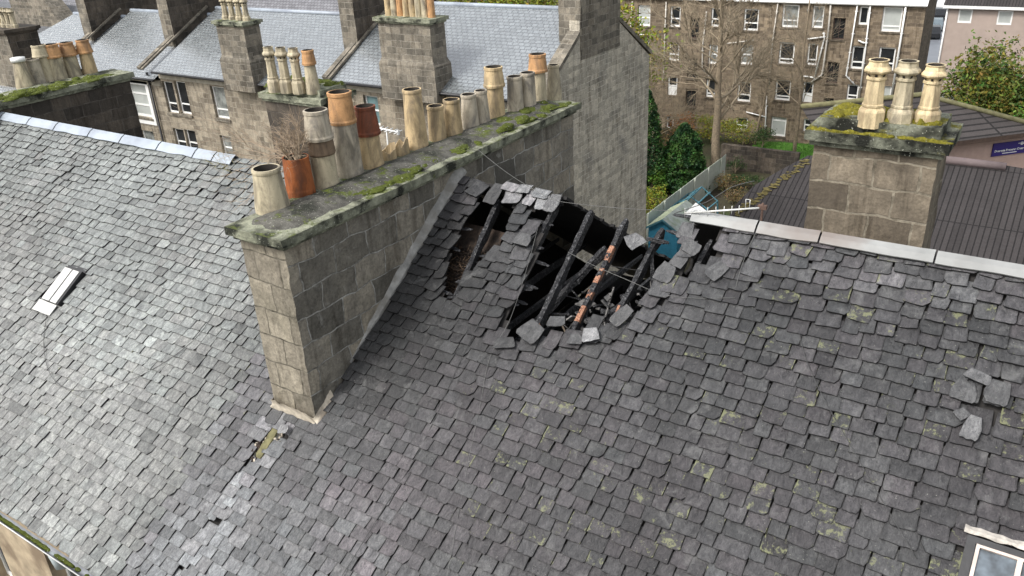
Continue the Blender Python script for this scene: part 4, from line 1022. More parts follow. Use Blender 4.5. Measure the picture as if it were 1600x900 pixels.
for i, (x0, x1, ze, zr, lab) in enumerate(sec):
    H = thing('terraced_house', ((x0+x1)/2, YF, GZ), lab, 'house', 'houses of the terrace behind'); HS.append(H)
    mb = MB()
    if i < 3: gable_roof(mb, x0, x1, YE, ze, YR_, zr, YB, ze)
    else:
        mb.quad((x0,YE,ze),(x1,YE,ze),(x1,YR_,zr),(x0+3,YR_,zr)); mb.quad((x0+3,YR_,zr),(x1,YR_,zr),(x1,YB,ze),(x0,YB,ze)); mb.add([(x0,YB,ze),(x0,YE,ze),(x0+3,YR_,zr)], [(0,1,2)])
    mb.build('roof', SL_MID, H)
    mb = MB(); mb.tube([(x0+(3 if i == 3 else 0),YR_,zr+.02),(x1,YR_,zr+.02)], .1, 8); mb.build('ridge_flashing', ZINC, H)
    ops = [w2(*q[:4], YF) for q in wins[i]]
    if i == 0: ops.append((-19.2,-18.3,-12.5,-10.6))
    mb = MB(); wall_open(mb, 'Y', YF, x0, x1, GZ, ze-.1, ops, .2)
    mr = MB(); mr.quad((x1,YB-.3,GZ),(x0,YB-.3,GZ),(x0,YB-.3,ze),(x1,YB-.3,ze)); mr.build('rear_wall', STONE_TERR, H)
    if i == 3: mb.quad((x0,YF,GZ),(x0,YB-.3,GZ),(x0,YB-.3,ze),(x0,YF,ze))
    mb.build('wall', STONE_TERR, H)
    mb = MB(); mb.box((x0,YF-.05,ze-.42),(x1,YF+.0-.003,ze-.14)); mb.build('cornice', plain('dressed_sandstone', (.36,.33,.27), .9, .2, 5), H)
    mb = MB(); mb.tube([(x0,YE-.04,ze-.05),(x1,YE-.04,ze-.05)], .07, 6); mb.build('gutter', BLACKP, H)
    for q, o_ in zip(wins[i], ops):
        rd = i == 2 and q[0] == 205
        window(H, *o_, YF, q[4], .1 if rd else .075, q[5], q[6], sill=STONE_STACK, depth=.2)
        if rd:
            mb = MB(); a, b_, c, d_ = o_; e = .25
            for qq in (((a-e,YF-.05,c-.35),(a,YF-.003,d_+.2)),((b_,YF-.05,c-.35),(b_+e,YF-.003,d_+.2)),((a,YF-.05,d_),(b_,YF-.003,d_+.2)),((a,YF-.05,c-.35),(b_,YF-.003,c-.14))): mb.box(*qq)
            mb.build('window_surround', WHITE, H)
    if i == 0: window(H, *ops[-1], YF, GL_D, .075, (.5,), sill=STONE_STACK, depth=.2)
mb = MB(); a, b_ = onY(229,113,YF-.12), onY(262,225,YF-.12); mb.tube([(a.x,YF-.12,a.z),(a.x,YF-.12,GZ)], .06, 8); mb.build('downpipe', BLACKP, HS[1])
# gable of the first house
gx_ = -16.3
mb = MB(); K = 24
prof = [(YE+.35,-7.35),(YE+.9,-7.0),(28.9,-5.35),(28.9,-4.9),(32.3,-4.9),(32.3,-5.55),(YB-.1,-7.25),(YB-.1,-7.5)]
vs = [(gx_,YE+.35,GZ),(gx_,YB-.1,GZ),(gx_,YB-.1,-7.35),(gx_,32.3,-5.45),(gx_,32.3,-4.9),(gx_,28.9,-4.9),(gx_,28.9,-5.45),(gx_,YE+.35,-7.1)]
n = len(vs); v2 = [(gx_-.45,y,z) for x,y,z in vs]
mb.add(vs+v2, [tuple(range(n)), tuple(range(2*n-1,n-1,-1))]+[(i, n+i, n+(i+1)%n, (i+1)%n) for i in range(n)]); mb.build('gable_wall', STONE_GABLE, HS[0])
mb = MB()
def skew(mb, x0, x1, pts, th=.16):
    for (a, b_), (c, d_) in zip(pts, pts[1:]):
        L = math.hypot(c-a, d_-b_); nn_ = (-(d_-b_)/L*th, (c-a)/L*th)
        mb.add([(x0,a,b_),(x1,a,b_),(x1,c,d_),(x0,c,d_),(x0,a+nn_[0],b_+nn_[1]),(x1,a+nn_[0],b_+nn_[1]),(x1,c+nn_[0],d_+nn_[1]),(x0,c+nn_[0],d_+nn_[1])], [(3,2,1,0),(4,5,6,7),(0,1,5,4),(1,2,6,5),(2,3,7,6),(3,0,4,7)])
skew(mb, gx_-.5, gx_+.05, [(YE+.2,-7.2),(28.95,-5.4)]); mb.build('skew_coping', STONE_STACK, HS[0]); mb = MB(); skew(mb, gx_-.5, gx_+.05, [(32.25,-5.4),(YB,-7.3)]); mb.build('skew_coping', STONE_STACK, HS[0])
mb = MB(); rough_box(mb, (gx_-.95,28.95,-6.4),(gx_+.02,32.28,-3.2), .3, .02, faces='xXyYZ'); SG = mb.build('chimney_stack', STONE_STACK, HS[0])
# party stacks with sloping skews
for (xr_, yf, H, zt, ii) in ((-27.25,28.05,HS[1],-2.9,1),(-41.0,28.3,HS[2],-3.65,2),(-49.3,28.6,HS[3],-4.15,3)):
    mb = MB(); rough_box(mb, (xr_-.9,yf,-8),(xr_,33.4,zt), .35, .02, faces='xXyYZ', mats={'y':1}); S_ = mb.build('chimney_stack', [STONE_DARK, STONE_STACK], H)
    stack_cap('stack_cope', xr_-.9, xr_, yf, 33.4, zt, zt+.25, .14, CAP_MOSS, S_, .35)
    ze, zr = sec[ii-1][2], sec[ii-1][3]; sl_ = (zr-ze)/(YR_-YE); zf = lambda y: ze+(y-YE)*sl_
    mb = MB(); skew(mb, xr_-.03, xr_+.12, [(YE-.05,zf(YE)+.02),(YR_,zf(YR_)+.05)], .1); mb.build('skew_coping', STONE_STACK, H); mb = MB(); skew(mb, xr_-.32, xr_-.04, [(YE-.05,zf(YE)+.02),(yf,zf(yf)+.02)], .16); mb.build('skew_coping', STONE_STACK, H)
    for k in range(9):
        bp = Vector((xr_-.45, yf+.4+k*.55, zt+.25)); pot_plain('chimney_pot', bp, .9, .14, .12, rnd.choice((P_CREAM,P_BUFF)), S_)
# wallhead stacks
def wallhead(x0, x1, zb, zc, H, pots, broad):
    mb = MB(); y0, y1 = 25.75, 26.85; m_ = (zc-zb)
    rough_box(mb, (x0+.12,y0+.08,zb+m_*.42),(x1-.12,y1-.08,zc), .3, .015, faces='xXyY')
    rough_box(mb, (x0,y0,zb-.6),(x1,y1,zb+m_*.34), .3, .015, faces='xXyYZ')
    mb.add([(x0,y0,zb+m_*.34),(x1,y0,zb+m_*.34),(x1,y1,zb+m_*.34),(x0,y1,zb+m_*.34),(x0+.12,y0+.08,zb+m_*.44),(x1-.12,y0+.08,zb+m_*.44),(x1-.12,y1-.08,zb+m_*.44),(x0+.12,y1-.08,zb+m_*.44)], [(0,1,5,4),(1,2,6,5),(2,3,7,6),(3,0,4,7)])
    S_ = mb.build('chimney_stack', STONE_STACK, H); stack_cap('stack_cope', x0+.12, x1-.12, y0+.08, y1-.08, zc, zc+.22, .14, CAP_MOSS, S_, .3)
    n = pots
    for k in range(n):
        bp = Vector((x0+.35+(x1-x0-.7)*k/(n-1), (y0+y1)/2, zc+.22))
        if broad: pot_plain('chimney_pot', bp, 1.25, .15, .13, rnd.choice((P_CREAM,P_ORA,P_BUFF,P_GREY)), S_)
        else: pot_oct('chimney_pot', bp, 1.0, .15, P_CREAM, S_)
a, b_ = onY(597,130,25.8), onY(683,142,25.8); zt_ = onY(640,38,25.8).z
wallhead(a.x, b_.x, a.z, zt_, HS[0], 8, True)
a, b_ = onY(350,120,25.8), onY(397,126,25.8); zt_ = onY(368,42,25.8).z
wallhead(a.x, b_.x, a.z, zt_, HS[1], 4, False)
# white pipe / flashing next to broad stack
# ================================================================== FAR LEFT
FB = thing('far_terrace', (-80, 50, GZ), 'long mottled grey roof beyond the terrace at the top left', 'building')
mb = MB(); gable_roof(mb, -150, -42, 44, -10.5, 50, -6.2, 56, -10.5); mb.build('roof', SL_GRAVEL, FB); mb = MB(); mb.box((-150,44.3,GZ),(-42,55.7,-10.6)); mb.build('wall', STONE_TERR, FB)
FB4 = thing('distant_block', (-80, 75, GZ), 'white gabled building just showing above the terrace ridge', 'building')
a, b_ = onY(395,12,62), onY(489,2,62)
mb = MB(); mb.box((a.x,62,GZ),(b_.x,70,a.z-1)); mb.build('wall', plain('slate_blue_wall', (.1,.11,.14), .8, .1, 2), FB4)
mb = MB(); mb.add([(a.x-1,61.6,a.z-.6),(a.x+5,61.6,a.z+.9),(a.x+5,61.6,a.z+1.3),(a.x-1,61.6,a.z-.2),(a.x-1,70,a.z-.6),(a.x+5,70,a.z+.9),(a.x+5,70,a.z+1.3),(a.x-1,70,a.z-.2)], [(3,2,1,0),(4,5,6,7),(0,1,5,4),(2,3,7,6),(0,3,7,4),(1,2,6,5)])
mb.box((a.x+5,61.6,a.z-1.5),(a.x+5.3,61.9,a.z+1.2)); mb.build('bargeboard', WHITE, FB4)
mb = MB(); mb.quad((a.x+5.3,61.5,a.z-1.8),(b_.x+2,61.5,a.z-1.8),(b_.x+2,70,a.z+2.5),(a.x+5.3,70,a.z+2.5)); mb.build('roof', SL_GRAVEL, FB4)
# dark roofed house with big stone stack at top left corner
D1 = thing('corner_house', (-60, 33, GZ), 'dark slated house with a tall rough stone stack in the top left corner', 'house')
Yd = 36.5
pA, pB, pC = onY(-60,10,Yd+4), onY(45,4,Yd+4), onY(76,46,Yd+1)
mb = MB(); zrd = onY(22,5,Yd+4).z; zed = onY(25,62,Yd).z; xe = onY(76,48,Yd).x
mb.quad((-95,Yd,zed),(xe,Yd,zed),(xe,Yd+4.5,zrd),(-95,Yd+4.5,zrd)); mb.quad((-95,Yd+4.5,zrd),(xe,Yd+4.5,zrd),(xe,Yd+9,zed),(-95,Yd+9,zed)); mb.build('roof', SL_FAR, D1)
mb = MB(); mb.box((-95,Yd+.3,GZ),(xe-.1,Yd+8.7,zed-.1)); mb.build('wall', STONE_TERR, D1)
a, b_ = onY(30,10,Yd+2.5), onY(62,10,Yd+2.5)
mb = MB(); mb.add([(a.x,Yd+1.8,zed),(xe,Yd+1.8,zed+.4),(xe,Yd+3.2,zed+.4),(a.x,Yd+3.2,zed),(a.x,Yd+1.8,zrd+3),(b_.x,Yd+1.8,zrd+3),(b_.x,Yd+3.2,zrd+3),(a.x,Yd+3.2,zrd+3)], [(0,1,5,4),(1,2,6,5),(2,3,7,6),(3,0,4,7)]); mb.build('chimney_stack', STONE_STACK, D1)
# stack at extreme left, nearer
D2_ = thing('side_house', (-60, 20, GZ), 'house at the left edge with a dark capped stack of slim pots', 'house')
Ys = 22; a, b_ = onY(-20,100,Ys), onY(24,100,Ys); zc_ = onY(10,55,Ys).z; zb_ = onY(20,118,Ys).z
mb = MB(); rough_box(mb, (a.x,Ys,zb_-3),(b_.x,Ys+1.6,zc_), .3, .02, faces='xXyY', mats={'X':1}); S_ = mb.build('chimney_stack', [STONE_STACK, STONE_DARK], D2_); stack_cap('stack_cope', a.x, b_.x, Ys, Ys+1.6, zc_, zc_+.25, .15, STONE_DARK, S_, .3)
for k in range(5): pot_oct('chimney_pot', Vector((b_.x-.35-k*.45, Ys+.7, zc_+.25)), .95, .15, P_CREAM, S_)
mb = MB(); mb.quad((-95,Ys-2,zb_-1.6),(b_.x+1,Ys-2,zb_-1.6),(b_.x+1,Ys+2,zb_+.3),(-95,Ys+2,zb_+.3)); mb.quad((-95,Ys+2,zb_+.3),(b_.x+1,Ys+2,zb_+.3),(b_.x+1,Ys+6,zb_-1.6),(-95,Ys+6,zb_-1.6)); mb.build('roof', SL_MID, D2_)
mb = MB(); mb.box((-95,Ys-1.8,GZ),(b_.x+.8,Ys+5.8,zb_-1.7)); mb.build('wall', STONE_TERR, D2_)

# ================================================================== APARTMENT BLOCK
YA = 70.0
A = thing('apartment_block', (-22, YA, GZ), 'brown rubble four storey tenement block with white pipes and many white sash windows', 'building')
zr1 = onY(1200,3,YA).z+.1; xa0 = onY(955,60,YA).x-3; xa1 = onY(1416,80,YA).x+.9
W = [(997,8,1016,41,GL_C,(.4,),0),(1047,10,1063,42,GL_D,(.4,),0),(1111,12,1126,42,GL_D,(.4,),0),(1162,14,1185,48,GL_D,(.35,),0),(1222,7,1248,43,GL_M,(.3,),0),(1269,9,1287,44,GL_M,(.3,),0),(1342,10,1357,39,GL_D,(),0),(1378,11,1409,50,GL_C,(.22,),0),
 (997,63,1014,85,GL_D,(.4,),0),(1045,66,1061,95,GL_D,(.35,),0),(1107,70,1121,100,GL_M,(.5,),0),(1157,70,1176,101,GL_M,(.5,),0),(1217,66,1241,100,GL_D,(.22,),0),(1261,68,1277,102,GL_D,(.25,),0),(1330,72,1350,108,GL_D,(.3,),0),(1372,74,1398,110,GL_D,(.3,),0),
 (1043,119,1058,149,GL_D,(.5,),1),(1103,124,1118,152,GL_D,(.2,),0),(1152,128,1173,159,GL_D,(.35,),0),(1211,125,1235,157,GL_D,(.2,),0),(1254,128,1270,160,GL_D,(.3,),1),(1323,132,1341,157,GL_D,(.3,),0),(1370,134,1392,165,GL_C,(.4,),0),
 (1149,184,1168,204,GL_D,(.4,),0),(1204,183,1228,213,GL_C,(.8,),0),(1041,182,1052,202,GL_D,(),0),(1255,186,1272,206,GL_D,(.5,),0)]
WD = [(1078,28,1092,60),(1074,91,1089,123),(1071,140,1087,167),(1301,28,1320,62),(1292,97,1310,130),(1286,153,1302,176)]
ops = [w2(*q[:4], YA) for q in W]; opd = [w2(*q, YA) for q in WD]
mb = MB(); wall_open(mb, 'Y', YA, xa0, xa1, GZ, zr1, ops+opd, .25)
ye2 = onX(1461,20,xa1).y; mb.quad((xa0,ye2,GZ),(xa0,YA,GZ),(xa0,YA,zr1),(xa0,ye2,zr1)); mb.build('wall', STONE_APT, A)
pe = onY(1462,20,YA+11); mb = MB()
g0 = Vector((xa1,YA,0)); ye2 = onX(1461,20,xa1).y
mb.add([(xa1,YA,GZ),(xa1,ye2,GZ),(xa1,ye2,zr1),(xa1,(YA+ye2)/2,zr1+3.4),(xa1,YA,zr1)], [(0,1,2,3,4)]); mb.build('gable_wall', STONE_APT_D, A)
mb = MB(); ym_ = (YA+ye2)/2; mb.quad((xa0,YA-.25,zr1-.05),(xa1+.1,YA-.25,zr1-.05),(xa1+.1,ym_,zr1+3.4),(xa0,ym_,zr1+3.4)); mb.quad((xa0,ym_,zr1+3.4),(xa1+.1,ym_,zr1+3.4),(xa1+.1,ye2,zr1-.05),(xa0,ye2,zr1-.05)); mb.build('roof', SL_MID, A)
mb = MB(); mb.tube([(xa0,YA-.2,zr1-.05),(xa1,YA-.2,zr1-.05)], .09, 6); mb.build('gutter', WHITE, A)
for q, o_ in zip(W, ops): window(A, *o_, YA, q[4], .12, q[5], (), sill=STONE_APT_D if not q[6] else None, depth=.2, door=.45 if q[6] else None)
for o_ in opd: window(A, *o_, YA, GL_D, .07, (.5,), (.5,), frame=BROWNP, sill=STONE_APT_D, depth=.22)
def pipe(pts, mat, r=.055):
    mb = MB(); P = [onY(x, y, YA-.14) for x, y in pts]; mb.tube(P, r, 8)
    for k in range(len(P)-1):
        for t in (.25,.75): c_ = P[k]+(P[k+1]-P[k])*t; mb.box(tuple(c_-Vector((.1,.0,.03))), tuple(c_+Vector((.1,.12,.03))))
    mb.build('drain_pipe', mat, A)
zb = lambda x: onY(x, 60, YA)
pipe([(1041,3),(1039,50),(1037,112),(1036,130)], OFFW); pipe([(1104,18),(1098,70),(1097,106),(1109,123)], OFFW); pipe([(1216,2),(1207,66),(1201,140)], OFFW); pipe([(1266,2),(1262,20)], OFFW)
pipe([(1298,8),(1294,50),(1286,108),(1284,117),(1268,128)], OFFW, .07); pipe([(1287,50),(1288,60),(1273,120)], WHITE); pipe([(1262,61),(1286,58)], WHITE); pipe([(1256,119),(1270,121),(1274,124)], WHITE)
pipe([(1341,0),(1330,70),(1322,118),(1335,132)], WHITE); pipe([(1361,0),(1352,80),(1342,155)], WHITE); pipe([(1341,63),(1349,67),(1355,67)], WHITE); pipe([(1417,0),(1406,70),(1393,150)], WHITE, .075); pipe([(988,2),(984,60),(980,100)], OFFW)
pipe([(1198,150),(1195,212)], WHITE); pipe([(1166,175),(1197,183)], WHITE, .05); pipe([(1135,68),(1178,63)], OFFW, .05); pipe([(996,54),(1012,54)], WHITE, .05)

# ================================================================== PINK HOUSE, STREET CARS
YP = 92.0
HP = thing('rendered_house', (0, YP, GZ), 'taupe rendered house with two white framed windows in the top right corner', 'house')
x0 = onY(1473,50,YP).x; x1 = x0+22; zt_ = onY(1540,11,YP).z
W2 = [(1497,14,1519,36),(1558,17,1582,39)]; ops = [w2(*q, YP) for q in W2]
mb = MB(); wall_open(mb, 'Y', YP, x0, x1, GZ, zt_, ops, .15); mb.quad((x0,YP+9,GZ),(x0,YP,GZ),(x0,YP,zt_),(x0,YP+9,zt_)); mb.build('wall', TAUPE, HP)
for q in ops: window(HP, *q, YP, GL_C, .13, (), depth=.12)
mb = MB(); mb.quad((x0-.3,YP-.4,zt_+.05),(x1,YP-.4,zt_+.05),(x1,YP+5,zt_+3.2),(x0-.3,YP+5,zt_+3.2)); mb.build('roof', TILE, HP)
mb = MB(); mb.box((x0-.3,YP-.45,zt_-.15),(x1,YP-.35,zt_+.1)); mb.tube([(x0+.1,YP-.1,zt_),(x0+.1,YP-.1,GZ)], .08, 8); mb.build('fascia', WHITE, HP)
def car(px, py, yaw, cmat, label, L=4.1):
    c = onZ(px, py, GZ+.08); C_ = thing('parked_car', c, label, 'car', 'cars parked along the street')
    C_.rotation_euler = (0,0,0); M = Matrix.Translation(c) @ Matrix.Rotation(yaw, 4, 'Z')
    prof = [(-L/2,.3),(-L/2,.75),(-L/2+.25,.92),(-L*.3,.98),(-L*.16,1.42),(L*.2,1.45),(L*.38,1.0),(L/2-.1,.85),(L/2,.6),(L/2,.3)]
    def ext(name, prof, wd, mat, inset=0):
        mb = MB(); n = len(prof); vs = [M @ Vector((x, -wd*(1-.12*(z > 1.1)), z)) for x, z in prof]+[M @ Vector((x, wd*(1-.12*(z > 1.1)), z)) for x, z in prof]
        mb.add(vs, [tuple(range(n)), tuple(range(2*n-1,n-1,-1))]+[(i, n+i, n+(i+1)%n, (i+1)%n) for i in range(n)]); return mb.build(name, mat, C_)
    ext('body', prof, .85, cmat); ext('windows', [(-L*.28,1.0),(-L*.17,1.38),(L*.19,1.4),(L*.35,1.02)], .87, GL_D)
    for sx in (-1,1):
        for sy in (-1,1):
            mb = MB(); mb.tube([M @ Vector((sx*L*.31, sy*.72, .32)), M @ Vector((sx*L*.31, sy*.9, .32))], .32, 16); mb.build('wheel', BLACKP, C_)
CARB = plain('black_car_paint', (.015,.016,.018), .25, .1, 2, bmp=0); CARG = plain('grey_car_paint', (.12,.15,.17), .25, .1, 2, bmp=0); CARW = plain('white_car_paint', (.6,.6,.6), .25, .05, 2, bmp=0)
ya = math.atan2(d.y, d.x)
rd_ = (p1-p0).normalized(); ya = math.atan2(rd_.y, rd_.x)
car(1457,58,ya,CARB,'black car at the kerb by the block gable, nearest of the street cars'); car(1461,46,ya,CARG,'grey car parked just beyond the nearest black car'); car(1469,29,ya,CARB,'black car further up the street beside the taupe house'); car(1472,14,ya,CARW,'white car furthest up the street beside the taupe house')
car(1585,150,.4,CARW,'white car half hidden between the autumn tree and the green bush'); 

# ================================================================== LOW TILED CENTRE
YRA = 46.0
CB = thing('low_centre_building', (-2, 44, GZ), 'low brown tiled building stretching behind the zinc ridge', 'building')
zA = onY(1500,251,YRA).z
sl_ = math.tan(R(24))
def ontile(px, py, h=0):   # plane through the ridge of the low building, falling towards the camera
    nn_ = Vector((0,-sl_,1)); return hit(px, py, nn_, nn_.dot(Vector((0,YRA,zA+h))))
mb = MB(); poly = [ontile(*q) for q in ((1262,243),(1475,248),(1570,258),(1700,280),(1800,470),(1500,470),(1300,450),(1110,400),(1145,325),(1178,290),(1215,268))]
cx = ontile(1400,350); mb.add(poly, [tuple(range(len(poly)-1,-1,-1))]); rA = mb.build('lower_roof', TILE, CB)
mb = MB()
a, b_ = ontile(1262,243,.05), ontile(1700,280,.05)
mb.tube([ontile(1470,249,.08), ontile(1572,261,.08)], .22, 8); mb.build('ridge_tiles', plain('brown_ridge_tile', (.13,.1,.1), .8, .15, 3), CB)
mb = MB(); zl = min(p.z for p in poly)
for i in range(len(poly)):
    p, q = poly[i], poly[(i+1)%len(poly)]; mb.quad((p.x,p.y,GZ),(q.x,q.y,GZ),(q.x,q.y,q.z-.08),(p.x,p.y,p.z-.08))
mb.build('wall', STONE_APT_D, CB)
mb = MB()
for k in range(90):
    x = rb.uniform(1150,1262); y = 245+(1262-x)*.75+rb.uniform(0,10); lump(mb, ontile(x, max(y, 250), .0), rb.uniform(.06,.2), rb.uniform(.06,.2), .03, k, 8, .5)
mb.build('moss_clumps', plain('rust_moss', (.11,.09,.03), .95, .5, 5), CB)
# roof B: upper pyramidal roof
CB2 = thing('resource_centre', (2, 52, GZ), 'taller hip roofed building with pinkish wall and navy sign board', 'building')
zE = onY(1500,225,50).z
e0 = onZ(1240,166,zE); e1 = onZ(1300,245,zE); e2 = onZ(1600,208,zE)
dE = (e2-e1).normalized(); nE = Vector((-dE.y, dE.x, 0))
sB = math.tan(R(22)); nB = Vector((-nE.x*sB, -nE.y*sB, 1)); dB = nB.dot(e1)
onB = lambda x, y: hit(x, y, nB, dB)
E1 = onB(1330,241); ap = onB(1440,149); hr = onB(1620,198); E0 = onB(1252,166)
mb = MB(); e_far = e2+dE*1.5; mb.add([e1, e_far, onB(1640,203), ap, onB(1350,158), onB(1252,168)], [(0,1,2,3,4,5)]); mb.build('upper_roof', TILE_B, CB2)
mb = MB(); mb.tube([onB(1252,168)+Vector((0,0,.05)), ap+Vector((0,0,.05)), onB(1640,203)+Vector((0,0,.05))], .16, 6); mb.build('hip_tiles', plain('mossy_ridge_tile', (.15,.14,.07), .9, .3, 4), CB2)
mb = MB()
off = nE*.7
wA = e1+off+dE*.4; wB = e_far+off; 
pw = hit(1412,245,nE,nE.dot(wA)); 
mb.quad((pw.x,pw.y,GZ),(wB.x,wB.y,GZ),(wB.x,wB.y,zE+.1),(pw.x,pw.y,zE+.1)); mb.build('wall', PINKR, CB2)
mb = MB(); mb.quad((wA.x,wA.y,GZ),(pw.x,pw.y,GZ),(pw.x,pw.y,zE+.1),(wA.x,wA.y,zE+.1)); mb.build('dark_entrance_bay', GL_D, CB2)
mb = MB(); up = Vector((0,0,1)); q = [e1-up*.25, e_far-up*.25, e_far+up*.0, e1+up*.0]; mb.quad(*[p-nE*.02 for p in q]); mb.quad(e1-up*.25, e1-up*.25+nE*.8, e_far-up*.25+nE*.8, e_far-up*.25); mb.build('fascia', BROWNP, CB2)
# sign
nd = nE.dot(pw)-.08
s00 = hit(1549,245,nE,nd); s10 = hit(1602,240,nE,nd); s01 = hit(1551,224,nE,nd)
wS = (s10-s00).dot(dE); hS = .95*(s01.z-s00.z)
SG_ = thing('sign_board', s00, 'navy sign with white lettering on the pinkish wall at the right edge', 'sign')
mb = MB(); Mx = Matrix((dE, nE, up)).transposed().to_4x4(); Mx.translation = s00; mb.box((0,0,0),(wS+.05,.06,hS), 0, Mx); mb.build('board', SIGNB, SG_)
def text(s_, size, x, z, parent, mat, name='lettering', off=0):
    cu = bpy.data.curves.new(name, 'FONT'); cu.body = s_; cu.size = size; cu.extrude = .004; cu.offset = off
    o = bpy.data.objects.new(name, cu); COL.objects.link(o); dg = bpy.context.evaluated_depsgraph_get(); me = bpy.data.meshes.new_from_object(o.evaluated_get(dg)); bpy.data.objects.remove(o)
    RM = Matrix((dE, up, -nE)).transposed().to_4x4(); RM.translation = dE*x+up*z-nE*.02
    me.transform(RM); o = bpy.data.objects.new(name, me); COL.objects.link(o); me.materials.append(mat); o.parent = parent; return o
wmax = wS
t_ = text('Dementia Resource Centre', .3, .12, hS*.33, SG_, WHITE)
wt = max(v.co.dot(dE) for v in t_.data.vertices); k = (wmax-.2)/wt
bpy.data.objects.remove(t_); text('Dementia Resource Centre', .3*k, .12, hS*.32, SG_, WHITE, off=.006)
mb = MB(); Mx2 = Mx.copy(); 
for r_ in ((.72,.78,.9,.83),(.8,.66,.86,.9),(.84,.72,.97,.78)): mb.box((wS*r_[0],-.012,hS*r_[1]),(wS*r_[2],-.004,hS*r_[3]) if r_[3] > r_[1] else (wS*r_[2],-.004,hS*r_[1]+.05), 0, Mx)
mb.build('emblem', WHITE, SG_)
mb = MB(); mb.box((wS*.3,-.012,hS*.14),(wS*.72,-.004,hS*.2), 0, Mx); mb.build('small_print_line', WHITE, SG_)

# ================================================================== GARDEN
def leaves(mb, c, rx, ry, rz_, n, size, mat, clump=.9, hollow=.5, seed=0, cone=False):
    c = Vector(c); c1, c2 = mat['c'], mat['c2']; fr2 = 5.5
    for k in range(n):
        while True:
            d = Vector((rb.uniform(-1,1), rb.uniform(-1,1), rb.uniform(-1,1)))
            if d.length <= 1 and d.length > hollow*rb.random(): break
        if cone:
            t = rb.random()**.7; a = rb.uniform(0,6.283); rr = (t**.6)*(1-.35*max(0,t-.75)*4*.5)*(.7+.3*rb.random()**.5)*(1+.45*nz(math.cos(a)*2+seed, math.sin(a)*2, t*6)+.2*nz(math.cos(a)*6, math.sin(a)*6, t*16)); d = Vector((math.cos(a)*rr, math.sin(a)*rr, 1-2*t))
        else: d *= 1+.5*nz(d.x*2.1+seed, d.y*2.1, d.z*2.1)
        f = nz(d.x*2.5+seed*1.7, d.y*2.5, d.z*2.5+seed)
        if not cone and rb.random() > clump+f*1.6: continue
        p = c+Vector((d.x*rx, d.y*ry, d.z*rz_)); s_ = size*rb.uniform(.6,1.4)
        u = Vector((rb.gauss(0,1), rb.gauss(0,1), rb.gauss(0,.7))).normalized(); v = u.cross(Vector((rb.gauss(0,1),rb.gauss(0,1),rb.gauss(0,1)))).normalized()
        t = min(1, max(0, .45+f*1.2+1.1*nz(p.x*1.7, p.y*1.7, p.z*1.7)+rb.gauss(0,.22))); col = tuple((c1[i]*(1-t)+c2[i]*t)*rb.uniform(.7,1.25) for i in range(3))
        mb.add([p-u*s_, p-v*s_*.5, p+u*s_, p+v*s_*.5], [(0,1,2,3)], 0, (*col,1))
def leafy(name, base, h, rx, ry, mat, n, size, label, cat='tree', trunk=.12, grp=None, cone=False, tr_h=None, seed=0, lobes=7):
    base = Vector(base); o = thing(name, base, label, cat, grp); mb = MB(); leaf = []
    th = h*.35 if tr_h is None else tr_h
    mb.tube([base, base+Vector((.05,0,th)), base+Vector((0,.05,h*.75))], [trunk, trunk*.8, trunk*.2], 7)
    if not cone:
        for k in range(6): a = rb.uniform(0,6.3); twigs(mb, base+Vector((0,0,th*rb.uniform(.7,1.1))), Vector((math.cos(a)*.7,math.sin(a)*.7,.9)).normalized(), h*.3, trunk*.45, 0, 2, .5, 3, 0, 3, .05)
    mb.build('trunk' if cat == 'tree' else 'stems', BARK, o)
    mb = MB()
    if cone: leaves(mb, base+Vector((0,0,h*.5)), rx, ry, h*.5, n, size, mat, 1, 0, seed, True)
    else:
        cz = (h+th)/2; rz_ = (h-th)/2
        for k in range(lobes):
            a = rb.uniform(0,6.28); r_ = rb.uniform(.2,.62); zc = rb.uniform(-.55,.55)
            leaves(mb, base+Vector((math.cos(a)*rx*r_, math.sin(a)*ry*r_, cz+zc*rz_)), rx*.52, ry*.52, rz_*.45, n//lobes, size, mat, .8, .3, seed+k)
    mb.build('crown' if cat == 'tree' else 'foliage', mat, o); return o
def gp(px, py): return onZ(px, py, GZ)
c = onY(1540,118,61)
leafy('autumn_tree', (c.x+.9,61,GZ), c.z-GZ+2.9, 3.9, 3.3, L_AUT, 26000, .13, 'large green and amber autumn tree behind the hipped tiled roof', trunk=.25, tr_h=3.0, lobes=22)
c = onY(1603,165,57)
leafy('green_bush', (c.x+.6,57,GZ), c.z-GZ+2.4, 1.6, 1.5, L_GRN, 4000, .1, 'bright green leafy tree cut by the right edge of the photo', trunk=.12, tr_h=2.0, lobes=8)
b = gp(1066,296); leafy('conifer', b, 5.0, 2.2, 1.9, L_CON, 22000, .1, 'broad dark green conical conifer by the pale board fence', trunk=.15, cone=True, seed=2)
b = gp(1016,300); leafy('conifer', (b.x-.3,b.y,GZ), 7.5, 1.5, 1.5, L_CON, 10000, .1, 'narrow dark conifer tight against the grey gable corner', trunk=.15, cone=True, seed=5)
b = gp(1019,345); leafy('garden_shrub', b, 2.6, 1.3, 1.2, L_YEL, 3800, .07, 'yellow green shrub between the gable and the teal shed', 'shrub', .05, 'garden shrubs', tr_h=.3)
b = gp(1022,305); leafy('garden_shrub', b, 2.2, 1.0, 1.0, L_GRN, 2600, .07, 'bright green shrub at the foot of the narrow conifer', 'shrub', .05, 'garden shrubs', tr_h=.2)
b = onZ(1068,225,GZ); leafy('garden_shrub', b, 3.2, 1.5, 1.5, L_ORG, 2600, .07, 'orange autumn shrub above the broad conifer', 'shrub', .06, 'garden shrubs', tr_h=.4)
b = onZ(1110,225,GZ); leafy('garden_shrub', b, 3.0, 2.2, 1.6, L_YEL, 3000, .07, 'yellowing shrub behind the big bare trunk', 'shrub', .06, 'garden shrubs', tr_h=.4)
